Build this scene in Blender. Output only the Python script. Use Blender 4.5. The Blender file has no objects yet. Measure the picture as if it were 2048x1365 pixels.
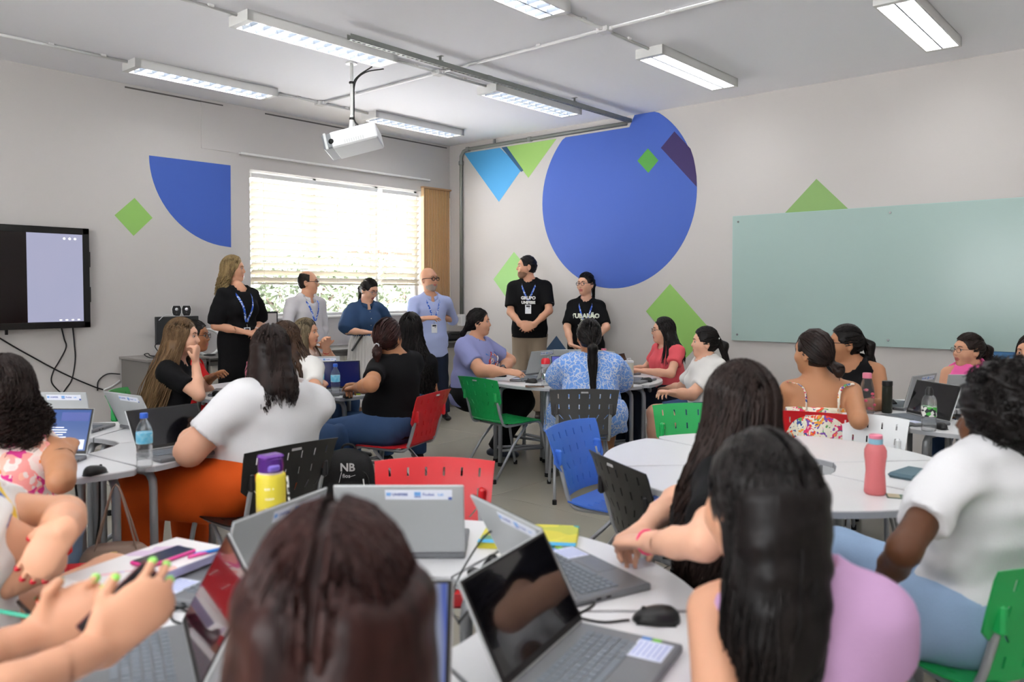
import bpy, math, random
import numpy as np
from mathutils import Vector, Matrix
R=math.radians
random.seed(7)
SC=bpy.context.scene
COL=SC.collection
# ------------------------------------------------------------------ camera
FPX=1587.0; PITCH=R(1.95); YAW=R(40.9); CH=1.48; CY=637.0
cyw,syw=math.cos(YAW),math.sin(YAW)
cam_d=bpy.data.cameras.new('camera'); cam=bpy.data.objects.new('camera',cam_d); COL.objects.link(cam)
cam_d.sensor_width=36; cam_d.lens=FPX/2048*36
cam_d.shift_y=(CY-682.5)/2048
cam_d.clip_start=.05; cam_d.clip_end=300
cam.location=(0,0,CH); cam.rotation_euler=(R(90)-PITCH,0,YAW-R(90))
cam_d.dof.use_dof=True; cam_d.dof.focus_distance=7.6; cam_d.dof.aperture_fstop=2.8
SC.camera=cam
# ------------------------------------------------------------------ world, exposure
SC.view_settings.view_transform='Standard'; SC.view_settings.look='None'
SC.view_settings.gamma=1; SC.view_settings.use_curve_mapping=False
SC.view_settings.exposure=-0.06
EMIT_LAMP=34.0; LAMP_W=12.0; SKY=11.0
wd=bpy.data.worlds.new('world'); SC.world=wd; wd.use_nodes=True
bg=wd.node_tree.nodes['Background']; bg.inputs[0].default_value=(.97,.985,1,1); bg.inputs[1].default_value=SKY
sun_d=bpy.data.lights.new('sun','SUN'); sun_d.energy=120.0; sun_d.angle=R(2)
sun=bpy.data.objects.new('sun',sun_d); COL.objects.link(sun); sun.rotation_euler=(R(45),0,R(28))
# ------------------------------------------------------------------ view helpers (pixel of the 2048x1365 photo + depth/plane -> world point)
def ray(px,py):
    X=(px-1024)/FPX; Y=(CY-py)/FPX
    return X, math.cos(PITCH)+Y*math.sin(PITCH), -math.sin(PITCH)+Y*math.cos(PITCH)
def W(u,v,z=0.): return Vector((v*cyw+u*syw, v*syw-u*cyw, z))
def at(px,py,v):
    X,h,z=ray(px,py); t=v/h; return W(X*t,v,CH+z*t)
def atz(px,py,z):
    X,h,zz=ray(px,py); t=(z-CH)/zz; return W(X*t,h*t,z)
def atY(px,py,Y0):
    X,h,z=ray(px,py); t=Y0/(h*syw-X*cyw); return W(X*t,h*t,CH+z*t)
def atX(px,py,X0):
    X,h,z=ray(px,py); t=X0/(h*cyw+X*syw); return W(X*t,h*t,CH+z*t)
def ang(a): return R(a)+YAW-R(90)      # view angle (0 right, 90 away from camera) -> world angle
# ------------------------------------------------------------------ materials
def lin(c):
    if isinstance(c,str):
        c=[int(c[i:i+2],16)/255 for i in (0,2,4)]
    return tuple(x/12.92 if x<=.04045 else ((x+.055)/1.055)**2.4 for x in c)+(1,)
MATS={}
def nodes(m):
    nt=m.node_tree; return nt, nt.nodes['Principled BSDF']
def mat(name,col,rough=.5,metal=0,spec=.5,trans=0,emit=None,es=1,bump=0,bscale=40,var=0,vscale=6,coat=0,alpha=1,ior=1.45,sss=0):
    if name in MATS: return MATS[name]
    m=bpy.data.materials.new(name); m.use_nodes=True; nt,b=nodes(m)
    c=lin(col); b.inputs['Base Color'].default_value=c; b.inputs['Roughness'].default_value=rough
    b.inputs['Metallic'].default_value=metal; b.inputs['Specular IOR Level'].default_value=spec
    b.inputs['Transmission Weight'].default_value=trans; b.inputs['IOR'].default_value=ior
    b.inputs['Coat Weight'].default_value=coat
    if sss: b.inputs['Subsurface Weight'].default_value=sss; b.inputs['Subsurface Radius'].default_value=(.012,.005,.003)
    if emit: b.inputs['Emission Color'].default_value=lin(emit); b.inputs['Emission Strength'].default_value=es
    if alpha<1: b.inputs['Alpha'].default_value=alpha
    if var or bump:
        tc=nt.nodes.new('ShaderNodeTexCoord')
        if var:
            n=nt.nodes.new('ShaderNodeTexNoise'); n.inputs['Scale'].default_value=vscale; n.inputs['Detail'].default_value=5
            nt.links.new(tc.outputs['Object'],n.inputs['Vector'])
            r=nt.nodes.new('ShaderNodeMapRange'); r.inputs['To Min'].default_value=1-var; r.inputs['To Max'].default_value=1+var
            nt.links.new(n.outputs['Fac'],r.inputs['Value'])
            x=nt.nodes.new('ShaderNodeVectorMath'); x.operation='SCALE'; x.inputs[0].default_value=c[:3]
            nt.links.new(r.outputs[0],x.inputs['Scale']); nt.links.new(x.outputs[0],b.inputs['Base Color'])
        if bump:
            n=nt.nodes.new('ShaderNodeTexNoise'); n.inputs['Scale'].default_value=bscale; n.inputs['Detail'].default_value=4
            nt.links.new(tc.outputs['Object'],n.inputs['Vector'])
            u=nt.nodes.new('ShaderNodeBump'); u.inputs['Strength'].default_value=bump; u.inputs['Distance'].default_value=.01
            nt.links.new(n.outputs['Fac'],u.inputs['Height']); nt.links.new(u.outputs[0],b.inputs['Normal'])
    MATS[name]=m; return m
def ramp_mat(name,kind,scale,stops,rough=.6,stretch=(1,1,1),detail=3,const=False,bump=0,dist=0,rnd=1,noisecol=None,spec=.4):
    """texture -> colour ramp; kind noise / voronoi / cells / wave"""
    if name in MATS: return MATS[name]
    m=bpy.data.materials.new(name); m.use_nodes=True; nt,b=nodes(m); b.inputs['Roughness'].default_value=rough
    b.inputs['Specular IOR Level'].default_value=spec
    tc=nt.nodes.new('ShaderNodeTexCoord'); mp=nt.nodes.new('ShaderNodeMapping'); mp.inputs['Scale'].default_value=stretch
    nt.links.new(tc.outputs['Object'],mp.inputs['Vector'])
    if kind=='noise':
        t=nt.nodes.new('ShaderNodeTexNoise'); t.inputs['Detail'].default_value=detail; o=t.outputs['Fac']; t.inputs['Distortion'].default_value=dist
    elif kind=='wave':
        t=nt.nodes.new('ShaderNodeTexWave'); t.inputs['Distortion'].default_value=dist; t.inputs['Detail'].default_value=detail; o=t.outputs['Fac']
    else:
        t=nt.nodes.new('ShaderNodeTexVoronoi'); t.inputs['Randomness'].default_value=rnd
        if kind=='cells':
            s=nt.nodes.new('ShaderNodeSeparateColor'); nt.links.new(t.outputs['Color'],s.inputs[0]); o=s.outputs[0]
        elif kind=='dots': o=t.outputs['Distance']
        else: t.feature='DISTANCE_TO_EDGE'; o=t.outputs['Distance']
    t.inputs['Scale'].default_value=scale
    src=mp.outputs[0]
    if kind in('cells','dots','voronoi') and dist:
        nz=nt.nodes.new('ShaderNodeTexNoise'); nz.inputs['Scale'].default_value=scale*.7; nt.links.new(src,nz.inputs['Vector'])
        mx=nt.nodes.new('ShaderNodeVectorMath'); mx.operation='MULTIPLY_ADD'; mx.inputs[1].default_value=(dist,)*3
        nt.links.new(nz.outputs['Color'],mx.inputs[0]); nt.links.new(src,mx.inputs[2]); src=mx.outputs[0]
    nt.links.new(src,t.inputs['Vector'])
    r=nt.nodes.new('ShaderNodeValToRGB'); r.color_ramp.interpolation='CONSTANT' if const else 'LINEAR'
    el=r.color_ramp.elements
    while len(el)<len(stops): el.new(.5)
    for e,(p,c) in zip(el,stops): e.position=p; e.color=lin(c)
    nt.links.new(o,r.inputs[0]); nt.links.new(r.outputs[0],b.inputs['Base Color'])
    if bump:
        u=nt.nodes.new('ShaderNodeBump'); u.inputs['Strength'].default_value=bump; u.inputs['Distance'].default_value=.01
        nt.links.new(o,u.inputs['Height']); nt.links.new(u.outputs[0],b.inputs['Normal'])
    MATS[name]=m; return m
# ------------------------------------------------------------------ mesh builder
class MB:
    def __init__(s): s.v=[]; s.f=[]; s.m=[]
    def add(s,vs,fs,mi=0,M=None):
        o=len(s.v)
        if M is not None: vs=[M@Vector(p) for p in vs]
        s.v+= [tuple(p) for p in vs]; s.f+=[tuple(i+o for i in f) for f in fs]; s.m+=[mi]*len(fs); return s
    def box(s,c,d,mi=0,M=None,bev=0):
        x,y,z=[k/2 for k in d]
        if bev<=0:
            vs=[(c[0]+a*x,c[1]+b*y,c[2]+e*z) for a in(-1,1) for b in(-1,1) for e in(-1,1)]
            fs=[(0,1,3,2),(4,6,7,5),(0,4,5,1),(2,3,7,6),(0,2,6,4),(1,5,7,3)]
            return s.add(vs,fs,mi,M)
        # chamfered box
        b=min(bev,x*.99,y*.99,z*.99); vs=[];idx={}
        for sx in(-1,1):
            for sy in(-1,1):
                for sz in(-1,1):
                    for k in range(3):
                        p=[sx*x,sy*y,sz*z]
                        for j in range(3):
                            if j!=k: p[j]-= b*(sx,sy,sz)[j]
                        idx[(sx,sy,sz,k)]=len(vs); vs.append((c[0]+p[0],c[1]+p[1],c[2]+p[2]))
        fs=[]
        for k in range(3):
            a,bb=[j for j in range(3) if j!=k]
            for sg in(-1,1):
                q=[]
                for s1,s2 in((-1,-1),(1,-1),(1,1),(-1,1)):
                    t=[0,0,0]; t[k]=sg; t[a]=s1; t[bb]=s2; q.append(idx[(*t,k)])
                flip=(sg<0)!=(k==1)
                fs.append(tuple(q[::-1] if flip else q))
        for k in range(3):   # edges running along axis k
            a,bb=[j for j in range(3) if j!=k]
            for s1 in(-1,1):
                for s2 in(-1,1):
                    t=[0,0,0]; t[a]=s1;t[bb]=s2; q=[]
                    t[k]=-1; q+= [idx[(*t,a)],idx[(*t,bb)]]; t[k]=1; q+=[idx[(*t,bb)],idx[(*t,a)]]
                    flip=(s1*s2>0)!=(k==1)
                    fs.append(tuple(q if flip else q[::-1]))
        for sx in(-1,1):
            for sy in(-1,1):
                for sz in(-1,1):
                    q=(idx[(sx,sy,sz,0)],idx[(sx,sy,sz,1)],idx[(sx,sy,sz,2)])
                    fs.append(q if sx*sy*sz>0 else q[::-1])
        return s.add(vs,fs,mi,M)
    def tube(s,pts,r,n=8,mi=0,M=None,closed=False,flat=None,cap=True):
        pts=[Vector(p) for p in pts]; N=len(pts)
        rr=r if hasattr(r,'__len__') else [r]*N
        vs=[];fs=[]; prev=None
        for i,p in enumerate(pts):
            if closed: t=pts[(i+1)%N]-pts[i-1]
            else: t=pts[min(i+1,N-1)]-pts[max(i-1,0)]
            if t.length<1e-9: t=Vector((0,0,1))
            t.normalize()
            if prev is None:
                a=Vector((0,0,1)) if abs(t.z)<.9 else Vector((1,0,0)); x=t.cross(a).normalized()
            else:
                x=(prev-t*prev.dot(t)); x=x.normalized() if x.length>1e-6 else t.orthogonal().normalized()
            prev=x; y=t.cross(x)
            fl=1 if flat is None else flat
            for k in range(n):
                a=2*math.pi*k/n; vs.append(p+x*math.cos(a)*rr[i]+y*math.sin(a)*rr[i]*fl)
        M_=N if closed else N-1
        for i in range(M_):
            j=(i+1)%N
            for k in range(n):
                fs.append((i*n+k,i*n+(k+1)%n,j*n+(k+1)%n,j*n+k))
        if cap and not closed:
            fs.append(tuple(range(n))[::-1]); fs.append(tuple((N-1)*n+k for k in range(n)))
        return s.add(vs,fs,mi,M)
    def lathe(s,prof,n=20,mi=0,M=None,c=(0,0,0)):
        vs=[];fs=[]
        for r,z in prof:
            for k in range(n):
                a=2*math.pi*k/n; vs.append((c[0]+r*math.cos(a),c[1]+r*math.sin(a),c[2]+z))
        for i in range(len(prof)-1):
            for k in range(n):
                fs.append((i*n+k,i*n+(k+1)%n,(i+1)*n+(k+1)%n,(i+1)*n+k))
        if prof[0][0]>1e-4: fs.append(tuple(range(n))[::-1])
        if prof[-1][0]>1e-4: fs.append(tuple((len(prof)-1)*n+k for k in range(n)))
        return s.add(vs,fs,mi,M)
    def prism(s,poly,z0,z1,mi=0,M=None):
        n=len(poly); vs=[(p[0],p[1],z0) for p in poly]+[(p[0],p[1],z1) for p in poly]
        fs=[tuple(range(n))[::-1],tuple(range(n,2*n))]+[(i,(i+1)%n,n+(i+1)%n,n+i) for i in range(n)]
        return s.add(vs,fs,mi,M)
    def sphere(s,c,r,n=10,mi=0,M=None):
        r=(r,)*3 if not hasattr(r,'__len__') else r
        m=n//2; vs=[(c[0],c[1],c[2]-r[2])];fs=[]
        for i in range(1,m):
            t=math.pi*i/m-math.pi/2
            for k in range(n):
                a=2*math.pi*k/n; vs.append((c[0]+r[0]*math.cos(t)*math.cos(a),c[1]+r[1]*math.cos(t)*math.sin(a),c[2]+r[2]*math.sin(t)))
        vs.append((c[0],c[1],c[2]+r[2])); e=len(vs)-1
        for k in range(n):
            fs.append((0,1+(k+1)%n,1+k)); fs.append((e,e-n+k,e-n+(k+1)%n))
        for i in range(m-2):
            for k in range(n):
                fs.append((1+i*n+k,1+i*n+(k+1)%n,1+(i+1)*n+(k+1)%n,1+(i+1)*n+k))
        return s.add(vs,fs,mi,M)
    def mesh(s,name,mats,smooth=False,autos=None):
        me=bpy.data.meshes.new(name); me.from_pydata(s.v,[],s.f)
        for m in (mats if isinstance(mats,(list,tuple)) else [mats]): me.materials.append(m)
        if any(s.m): me.polygons.foreach_set('material_index',s.m)
        if smooth or autos: me.polygons.foreach_set('use_smooth',[True]*len(s.f))
        if autos:
            me.update(); me.set_sharp_from_angle(angle=R(autos))
        me.update(); return me
    def build(s,name,mats,parent=None,smooth=False,autos=None,loc=None):
        return obj(name,s.mesh(name,mats,smooth,autos),parent,loc)
def obj(name,me,parent=None,loc=None,rz=None):
    o=bpy.data.objects.new(name,me); COL.objects.link(o)
    if parent is not None: o.parent=parent
    if loc is not None: o.location=loc
    if rz is not None: o.rotation_euler=(0,0,rz)
    return o
def tag(o,label=None,cat=None,group=None,kind=None):
    if label: o['label']=label
    if cat: o['category']=cat
    if group: o['group']=group
    if kind: o['kind']=kind
    return o
def empty(name,loc=(0,0,0),rz=0,label=None,cat=None,group=None,kind=None):
    o=bpy.data.objects.new(name,None); COL.objects.link(o); o.location=loc; o.rotation_euler=(0,0,rz); o.empty_display_size=.1
    return tag(o,label,cat,group,kind)
def kids(o): return [c for c in ALLC.get(o.name,[])]
def copy_tree(o,parent=None):
    c=o.copy(); COL.objects.link(c); c.parent=parent
    for ch in [x for x in o.children]: copy_tree(ch,c)
    return c
def smoothpath(pts,n=6):
    """Catmull-Rom through points"""
    P=[Vector(p) for p in pts]; P=[P[0]*2-P[1]]+P+[P[-1]*2-P[-2]]; out=[]
    for i in range(1,len(P)-2):
        a,b,c,d=P[i-1:i+3]
        for k in range(n):
            t=k/n; out.append(.5*((2*b)+(c-a)*t+(2*a-5*b+4*c-d)*t*t+(3*b-a-3*c+d)*t**3))
    out.append(P[-2]); return out
def text_mesh(txt,size,ext=.0006,align='CENTER',bold=0):
    cu=bpy.data.curves.new('txt','FONT'); cu.body=txt; cu.size=size; cu.extrude=ext; cu.align_x=align; cu.align_y='CENTER'; cu.offset=bold; cu.resolution_u=2
    o=bpy.data.objects.new('txt',cu); COL.objects.link(o)
    dg=bpy.context.evaluated_depsgraph_get(); me=bpy.data.meshes.new_from_object(o.evaluated_get(dg))
    bpy.data.objects.remove(o); bpy.data.curves.remove(cu); me.materials.clear(); return me
# ------------------------------------------------------------------ common materials
M_wall=mat('wall_paint','c2bebb',.75,bump=.05,bscale=90,var=.02,vscale=.6)
M_ceil=mat('ceiling_paint','eeeef2',.8,var=.015,vscale=.5)
M_white=mat('white_enamel','e6e6e4',.35)
M_alu=mat('brushed_metal','9a9c9e',.35,metal=.9)
M_galv=mat('galvanised_metal','8f938f',.5,metal=.6,var=.1,vscale=20)
M_grey=mat('grey_metal_paint','9b9ea2',.35,metal=.35)
M_black=mat('black_plastic','141415',.38)
M_dark=mat('dark_grey_plastic','2b2c2e',.5)
M_rubber=mat('black_rubber','0d0d0d',.8)
M_screw=mat('chrome','c8c8c8',.2,metal=1)
# ------------------------------------------------------------------ room shell
YW,XW,ZC=7.78,7.68,3.46; XL,YB=-2.6,-3.0
T=.15
def struct(name,mb,m,parent=None,**k):
    o=mb.build(name,m,parent,**k)
    if parent is None: o['kind']='structure'
    return o
# floor: polished concrete slabs with thin joints
mf=mat('polished_concrete','9a968a',.16,spec=.4,var=.05,vscale=1.6)
nt,b=nodes(mf)
tc=nt.nodes.new('ShaderNodeTexCoord'); n2=nt.nodes.new('ShaderNodeTexNoise'); n2.inputs['Scale'].default_value=3; n2.inputs['Detail'].default_value=6
nt.links.new(tc.outputs['Object'],n2.inputs['Vector']); mr=nt.nodes.new('ShaderNodeMapRange'); mr.inputs['To Min'].default_value=.10; mr.inputs['To Max'].default_value=.26
nt.links.new(n2.outputs['Fac'],mr.inputs['Value']); nt.links.new(mr.outputs[0],b.inputs['Roughness'])
fl=struct('floor',MB().box(((XL+XW)/2,(YB+YW)/2,-.06),(XW-XL+.3,YW-YB+.3,.08)),mat('floor_joint','4a4843',.8))
S=1.71; slabm=None
nx=int((XW-XL)/S)+1; ny=int((YW-YB)/S)+1
me=MB().box((0,0,-.01),(S-.006,S-.006,.02),bev=.0015).mesh('floor_slab',mf)
for i in range(6):
    for j in range(7):
        x0,x1=XL+i*S,min(XL+(i+1)*S,XW); y0,y1=YB+j*S,min(YB+(j+1)*S,YW)
        if x1-x0<.05 or y1-y0<.05: continue
        o=obj('floor_slab',me,fl,((x0+x1)/2,(y0+y1)/2,0)); o.scale=((x1-x0)/S,(y1-y0)/S,1)
# window wall (Y=YW) with opening
wx0,wx1,wz0,wz1=4.655,7.15,1.19,2.80
mb=MB(); yc=YW+T/2
mb.box(((XL+wx0)/2,yc,ZC/2),(wx0-XL,T,ZC)); mb.box(((wx1+XW+T)/2,yc,ZC/2),(XW+T-wx1,T,ZC))
mb.box(((wx0+wx1)/2,yc,wz0/2),(wx1-wx0,T,wz0)); mb.box(((wx0+wx1)/2,yc,(wz1+ZC)/2),(wx1-wx0,T,ZC-wz1))
wall_back=struct('wall_back',mb,M_wall)
wall_right=struct('wall_right',MB().box((XW+T/2,(YB+YW)/2,ZC/2),(T,YW-YB,ZC)),M_wall)
struct('wall_front',MB().box(((XL+XW)/2,YB-T/2,ZC/2),(XW-XL+2*T,T,ZC)),M_wall)
# left wall with a wide window (seen only mirrored in the glass board)
mb=MB(); xc=XL-T/2; a0,a1,b0,b1=-.9,3.8,1.0,2.7
mb.box((xc,(YB+a0)/2,ZC/2),(T,a0-YB,ZC)); mb.box((xc,(a1+YW)/2,ZC/2),(T,YW-a1,ZC))
mb.box((xc,(a0+a1)/2,b0/2),(T,a1-a0,b0)); mb.box((xc,(a0+a1)/2,(b1+ZC)/2),(T,a1-a0,ZC-b1))
struct('wall_left',mb,M_wall)
w2=empty('window_2',(xc,(a0+a1)/2,b0),0,kind='structure')
mb=MB()
for k in range(5): mb.box((0,-(a1-a0)/2+k*(a1-a0)/4*.995+.02,(b1-b0)/2),(.05,.05,b1-b0))
mb.box((0,0,.02),(.06,a1-a0,.04)); mb.box((0,0,b1-b0-.02),(.06,a1-a0,.04)); mb.build('window_frame',M_white,w2)
struct('ceiling',MB().box(((XL+XW)/2,(YB+YW)/2,ZC+.1),(XW-XL+2*T,YW-YB+2*T,.2)),M_ceil)
# ceiling shadow joint strips along the window wall
for n,(x0,x1) in enumerate(((3.35,4.35),(4.85,7.62))):
    struct('trim_%d'%(n+1),MB().box(((x0+x1)/2,YW-.006,ZC-.035),(x1-x0,.012,.012)),mat('dark_joint','5b5855',.8))
# shallow wall pier left of the window
struct('trim_3',MB().box((4.37,YW-.004,ZC-.26),(.52,.008,.5)),M_wall)
# painted shapes on the walls
def decal(name,pts,col,parent,wall,off,lab):
    m=mat('paint_'+col,col,.6)
    if wall=='R': vs=[(XW-off,p[0],p[1]) for p in pts]; vs2=[(XW+.01,p[0],p[1]) for p in pts]
    else: vs=[(p[0],YW-off,p[1]) for p in pts]; vs2=[(p[0],YW+.01,p[1]) for p in pts]
    n=len(pts); mb=MB(); mb.add(vs+vs2,[tuple(range(n)),tuple(range(n,2*n))[::-1]]+[(i,(i+1)%n,n+(i+1)%n,n+i)[::-1] for i in range(n)])
    o=mb.build(name,m,parent); o['label']=lab; return o
BL,GR='3f5fb5','8fbf63'
cc=(5.106,2.563,1.05); arc=[]
for k in range(96):
    a=2*math.pi*k/96; y=cc[0]+cc[2]*math.cos(a); z=min(cc[1]+cc[2]*math.sin(a),ZC-.003)
    if y>4.9: z=min(z,3.33)
    arc.append((y,z))
decal('painted_circle',arc,BL,wall_right,'R',.0015,'big blue circle painted on the wall')
decal('painted_diamond',[(4.658,3.064),(4.524,2.917),(4.65,2.793),(4.793,2.941)],'52a043',wall_right,'R',.003,'small green diamond inside the blue circle')
pa=[(4.329,3.208),(4.494,3.05)]+[(4.056,2.588)]
for k in range(6):
    a=math.acos(max(-1,min(1,(4.057-cc[0])/cc[2])))-k*.085; pa.append((cc[0]+cc[2]*math.cos(a),cc[1]+cc[2]*math.sin(a)))
decal('painted_rectangle',[(4.329,3.208),(4.494,3.05),(4.058,2.588),(4.062,2.70),(4.078,2.80),(4.10,2.90),(4.136,3.0)],'38295f',wall_right,'R',.003,'dark purple bar at the edge of the blue circle')
decal('painted_triangle',[(7.50,3.33),(6.86,3.33),(6.486,3.022),(6.875,2.636)],'4a9fd6',wall_right,'R',.0015,'light blue shape under the conduit by the corner')
decal('painted_triangle',[(6.763,3.33),(5.939,3.33),(6.38,2.899)],'92bb62',wall_right,'R',.0015,'green triangle under the conduit')
decal('painted_strip',[(6.83,3.33),(6.74,3.33),(6.463,3.0),(6.497,2.985)],'2b5578',wall_right,'R',.003,'dark blue strip between the light blue and green shapes')
decal('painted_diamond',[(6.619,1.983),(6.972,1.636),(6.61,1.25),(6.26,1.636)],'93c476',wall_right,'R',.0015,'green diamond behind the man in the black t-shirt')
decal('painted_triangle',[(5.933,.936),(6.25,.60),(5.62,.60)],'24466a',wall_right,'R',.0015,'navy triangle low on the wall')
decal('painted_rectangle',[(4.371,1.562),(4.672,1.256),(4.171,.76),(3.87,1.06)],GR,wall_right,'R',.0015,'tilted green rectangle behind the woman in coral')
decal('painted_triangle',[(2.797,2.556),(2.40,2.15),(3.20,2.15)],'86aa66',wall_right,'R',.0015,'green triangle rising above the glass board')
decal('painted_rectangle',[(1.30,1.0),(.6,1.0),(.6,.45),(1.30,.45)],'5f9ed8',wall_right,'R',.0015,'light blue block under the glass board')
qa=[(3.571,2.806),(4.433,2.812),(4.428,1.946)]
for k in range(1,20):
    a=R(90)*k/20; qa.append((4.43-.86*math.sin(a),2.81-.86*math.cos(a)))
decal('painted_quarter_circle',qa[::-1],BL,wall_back,'B',.0015,'blue quarter circle painted left of the window')
decal('painted_diamond',[(3.425,2.38),(3.596,2.2),(3.41,2.014),(3.235,2.2)][::-1],GR,wall_back,'B',.0015,'green diamond painted right of the television')
# ------------------------------------------------------------------ window 1
w1=empty('window_1',((wx0+wx1)/2,YW,wz0),0,kind='structure')
def lc(x,y,z): return (x-(wx0+wx1)/2,y-YW,z-wz0)
mb=MB(); ww=wx1-wx0; hh=wz1-wz0
for x in (wx0+.02,wx1-.02,6.47,5.55): mb.box(lc(x,YW+.11,(wz0+wz1)/2),(.04,.04,hh))
for z in (wz0+.02,wz1-.02,1.62): mb.box(lc((wx0+wx1)/2,YW+.11,z),(ww,.04,.035))
mb.build('window_frame',M_white,w1)
for x0,x1 in((wx0,5.55),(5.55,6.47),(6.47,wx1)):
    for z0,z1 in((wz0,1.62),(1.62,wz1)):
        MB().box(lc((x0+x1)/2,YW+.112,(z0+z1)/2),(x1-x0-.04,.004,z1-z0-.03)).build('pane',mat('clear_glass','ffffff',.02,trans=1,ior=1.05),w1)
MB().box(lc((wx0+wx1)/2,YW+.04,wz0-.012),(ww+.02,.12,.024),bev=.004).build('window_sill',mat('sill_stone','d9d9d6',.4),w1)
# blinds (two horizontal blinds, slats as parts)
M_slat=mat('cream_blind_slat','e2dac9',.5)
nt,b=nodes(M_slat); b.inputs['Transmission Weight'].default_value=0
tl=nt.nodes.new('ShaderNodeBsdfTranslucent'); tl.inputs[0].default_value=lin('f3ead6'); mx=nt.nodes.new('ShaderNodeMixShader'); mx.inputs[0].default_value=.14
nt.links.new(b.outputs[0],mx.inputs[1]); nt.links.new(tl.outputs[0],mx.inputs[2]); nt.links.new(mx.outputs[0],nt.nodes['Material Output'].inputs[0])
for bx0,bx1,lab in((wx0+.02,6.43,'wide cream horizontal blind over the left of the window'),(6.50,wx1-.03,'narrow cream horizontal blind beside the wooden vertical blind')):
    L=bx1-bx0; bl=empty('venetian_blind',((bx0+bx1)/2,YW+.035,1.566),0,lab,'blind')
    sm=MB(); a=R(-34); 
    vs=[(x*L/2,s*math.cos(a)*.045+.0,s*math.sin(a)*.045+dz+(1-s*s)*.004) for x in(-1,1) for s in(-1,0,1) for dz in(0,.0025)]
    sm.add(vs,[(0,2,8,6),(2,4,10,8),(1,7,9,3),(3,9,11,5),(0,6,7,1),(4,5,11,10)])
    me=sm.mesh('slat',M_slat); N=14
    for k in range(N): obj('slat',me,bl,(0,0,.04+k*(1.12/N)))
    MB().box((0,0,.0),(L,.05,.02),bev=.004).build('bottom_rail',mat('cream_rail','cfc6b2',.5),bl)
    MB().box((0,0,1.175),(L,.06,.05),bev=.004).build('head_rail',M_white,bl)
    mb=MB()
    for t in(-.42,-.14,.14,.42): mb.tube([(t*L,-.045,0),(t*L,-.045,1.16)],.0018,5)
    mb.build('cord',mat('cord_cream','ddd5c4',.8),bl)
vb=empty('vertical_blind',(7.4,YW-.03,1.19),0,'wooden slat vertical blind hanging in the corner beside the window','blind')
M_wood=ramp_mat('light_wood','noise',6,[(0,'c4935f'),(.5,'d5a673'),(1,'e2b583')],.5,(14,14,.6),4)
me=MB().box((0,0,0),(.026,.008,1.66),bev=.002).mesh('slat',M_wood)
for k in range(17): obj('slat',me,vb,(-.225+k*.0285,0,.82)).rotation_euler=(0,0,R(24))
MB().box((-.245,.0,.82),(.012,.05,1.66)).build('edge_board',mat('pale_wood','d8b78c',.5),vb)
MB().box((0,.0,1.66),(.52,.05,.02)).build('head_rail',mat('wood_rail','b58f68',.5),vb)
st=empty('blind_track',(5.9,YW-.03,2.95),0,'thin white track above the window blinds','track')
MB().box((0,0,.0),(2.75,.05,.022),bev=.004).build('track',M_white,st)
tag(struct('trim_4',MB().box((7.665,YW-.012,1.9),(.018,.02,1.7)),mat('bright_strip','f3efe8',.5)))
# ------------------------------------------------------------------ outside
struct('ground_outside',MB().box((2,6,-.4),(90,90,.3)),mat('pale_ground','cccbca',.9,var=.1,vscale=1))
def lowtree(x,y,h,r,lab,seed):
    rnd=random.Random(seed); t=empty('tree',(x,y,-.25),0,lab,'tree','trees outside the window')
    mb=MB()
    for k in range(4):
        a=rnd.uniform(0,6.28); mb.tube([(0,0,0),(.1*math.cos(a),.1*math.sin(a),h*.3),(r*.6*math.cos(a),r*.6*math.sin(a),h*.75)],[.09,.06,.03],6)
    mb.build('trunk',mat('bark','3a3028',.9),t)
    cb=MB()
    for k in range(900):
        d=Vector((rnd.gauss(0,1),rnd.gauss(0,1),rnd.gauss(0,1))).normalized()*r*rnd.uniform(.5,1); p=Vector((0,0,h*.8))+Vector((d.x,d.y,d.z*.7))
        e1=Vector((rnd.gauss(0,1),rnd.gauss(0,1),rnd.gauss(0,1))).normalized()*.13; e2=e1.orthogonal().normalized()*.06
        cb.add([p-e1,p-e2,p+e1,p+e2],[(0,1,2,3)])
    cb.build('foliage',mat('leaf_green','4d5641',.7),t)
for i,(x,y,h,r) in enumerate(((9.5,14,2.4,1.3),(12.0,15.5,2.2,1.1),(13.6,17.5,2.6,1.5),(16,19,2.3,1.3))):
    lowtree(x,y,h,r,'pale green garden tree outside the window, partly behind the blind',i)
bd=empty('building',(21,23,-.25),0,'low red brick building outside, glimpsed below the blind','building')
MB().box((0,0,1.6),(6,4,3.2)).build('wall',mat('pale_brick','70453a',.9),bd)
MB().box((0,-.1,3.3),(6.6,4.6,.25)).build('roof',mat('pale_roof','6d655c',.9),bd)
for k in range(4): MB().box((-2.1+k*1.3,-2.02,1.4),(.7,.06,1.5)).build('window',mat('far_window','2e3238',.3),bd)
car=empty('car',(14.6,15.9,-.25),R(15),'white car parked outside the window','car')
MB().box((0,0,.55),(4.0,1.7,.65),bev=.2).build('body',mat('car_white','e8e8ea',.3),car,smooth=False)
MB().box((-.1,0,1.1),(2.2,1.5,.6),bev=.25).build('cabin',mat('car_glass','6f7a85',.2),car)
for sx in(-1.25,1.25):
    for sy in(-.8,.8): MB().lathe([(.3,-.1),(.32,0),(.3,.1)],14,M=Matrix.Translation((sx,sy,.32))@Matrix.Rotation(R(90),4,'X')).build('wheel',M_rubber,car)
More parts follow.
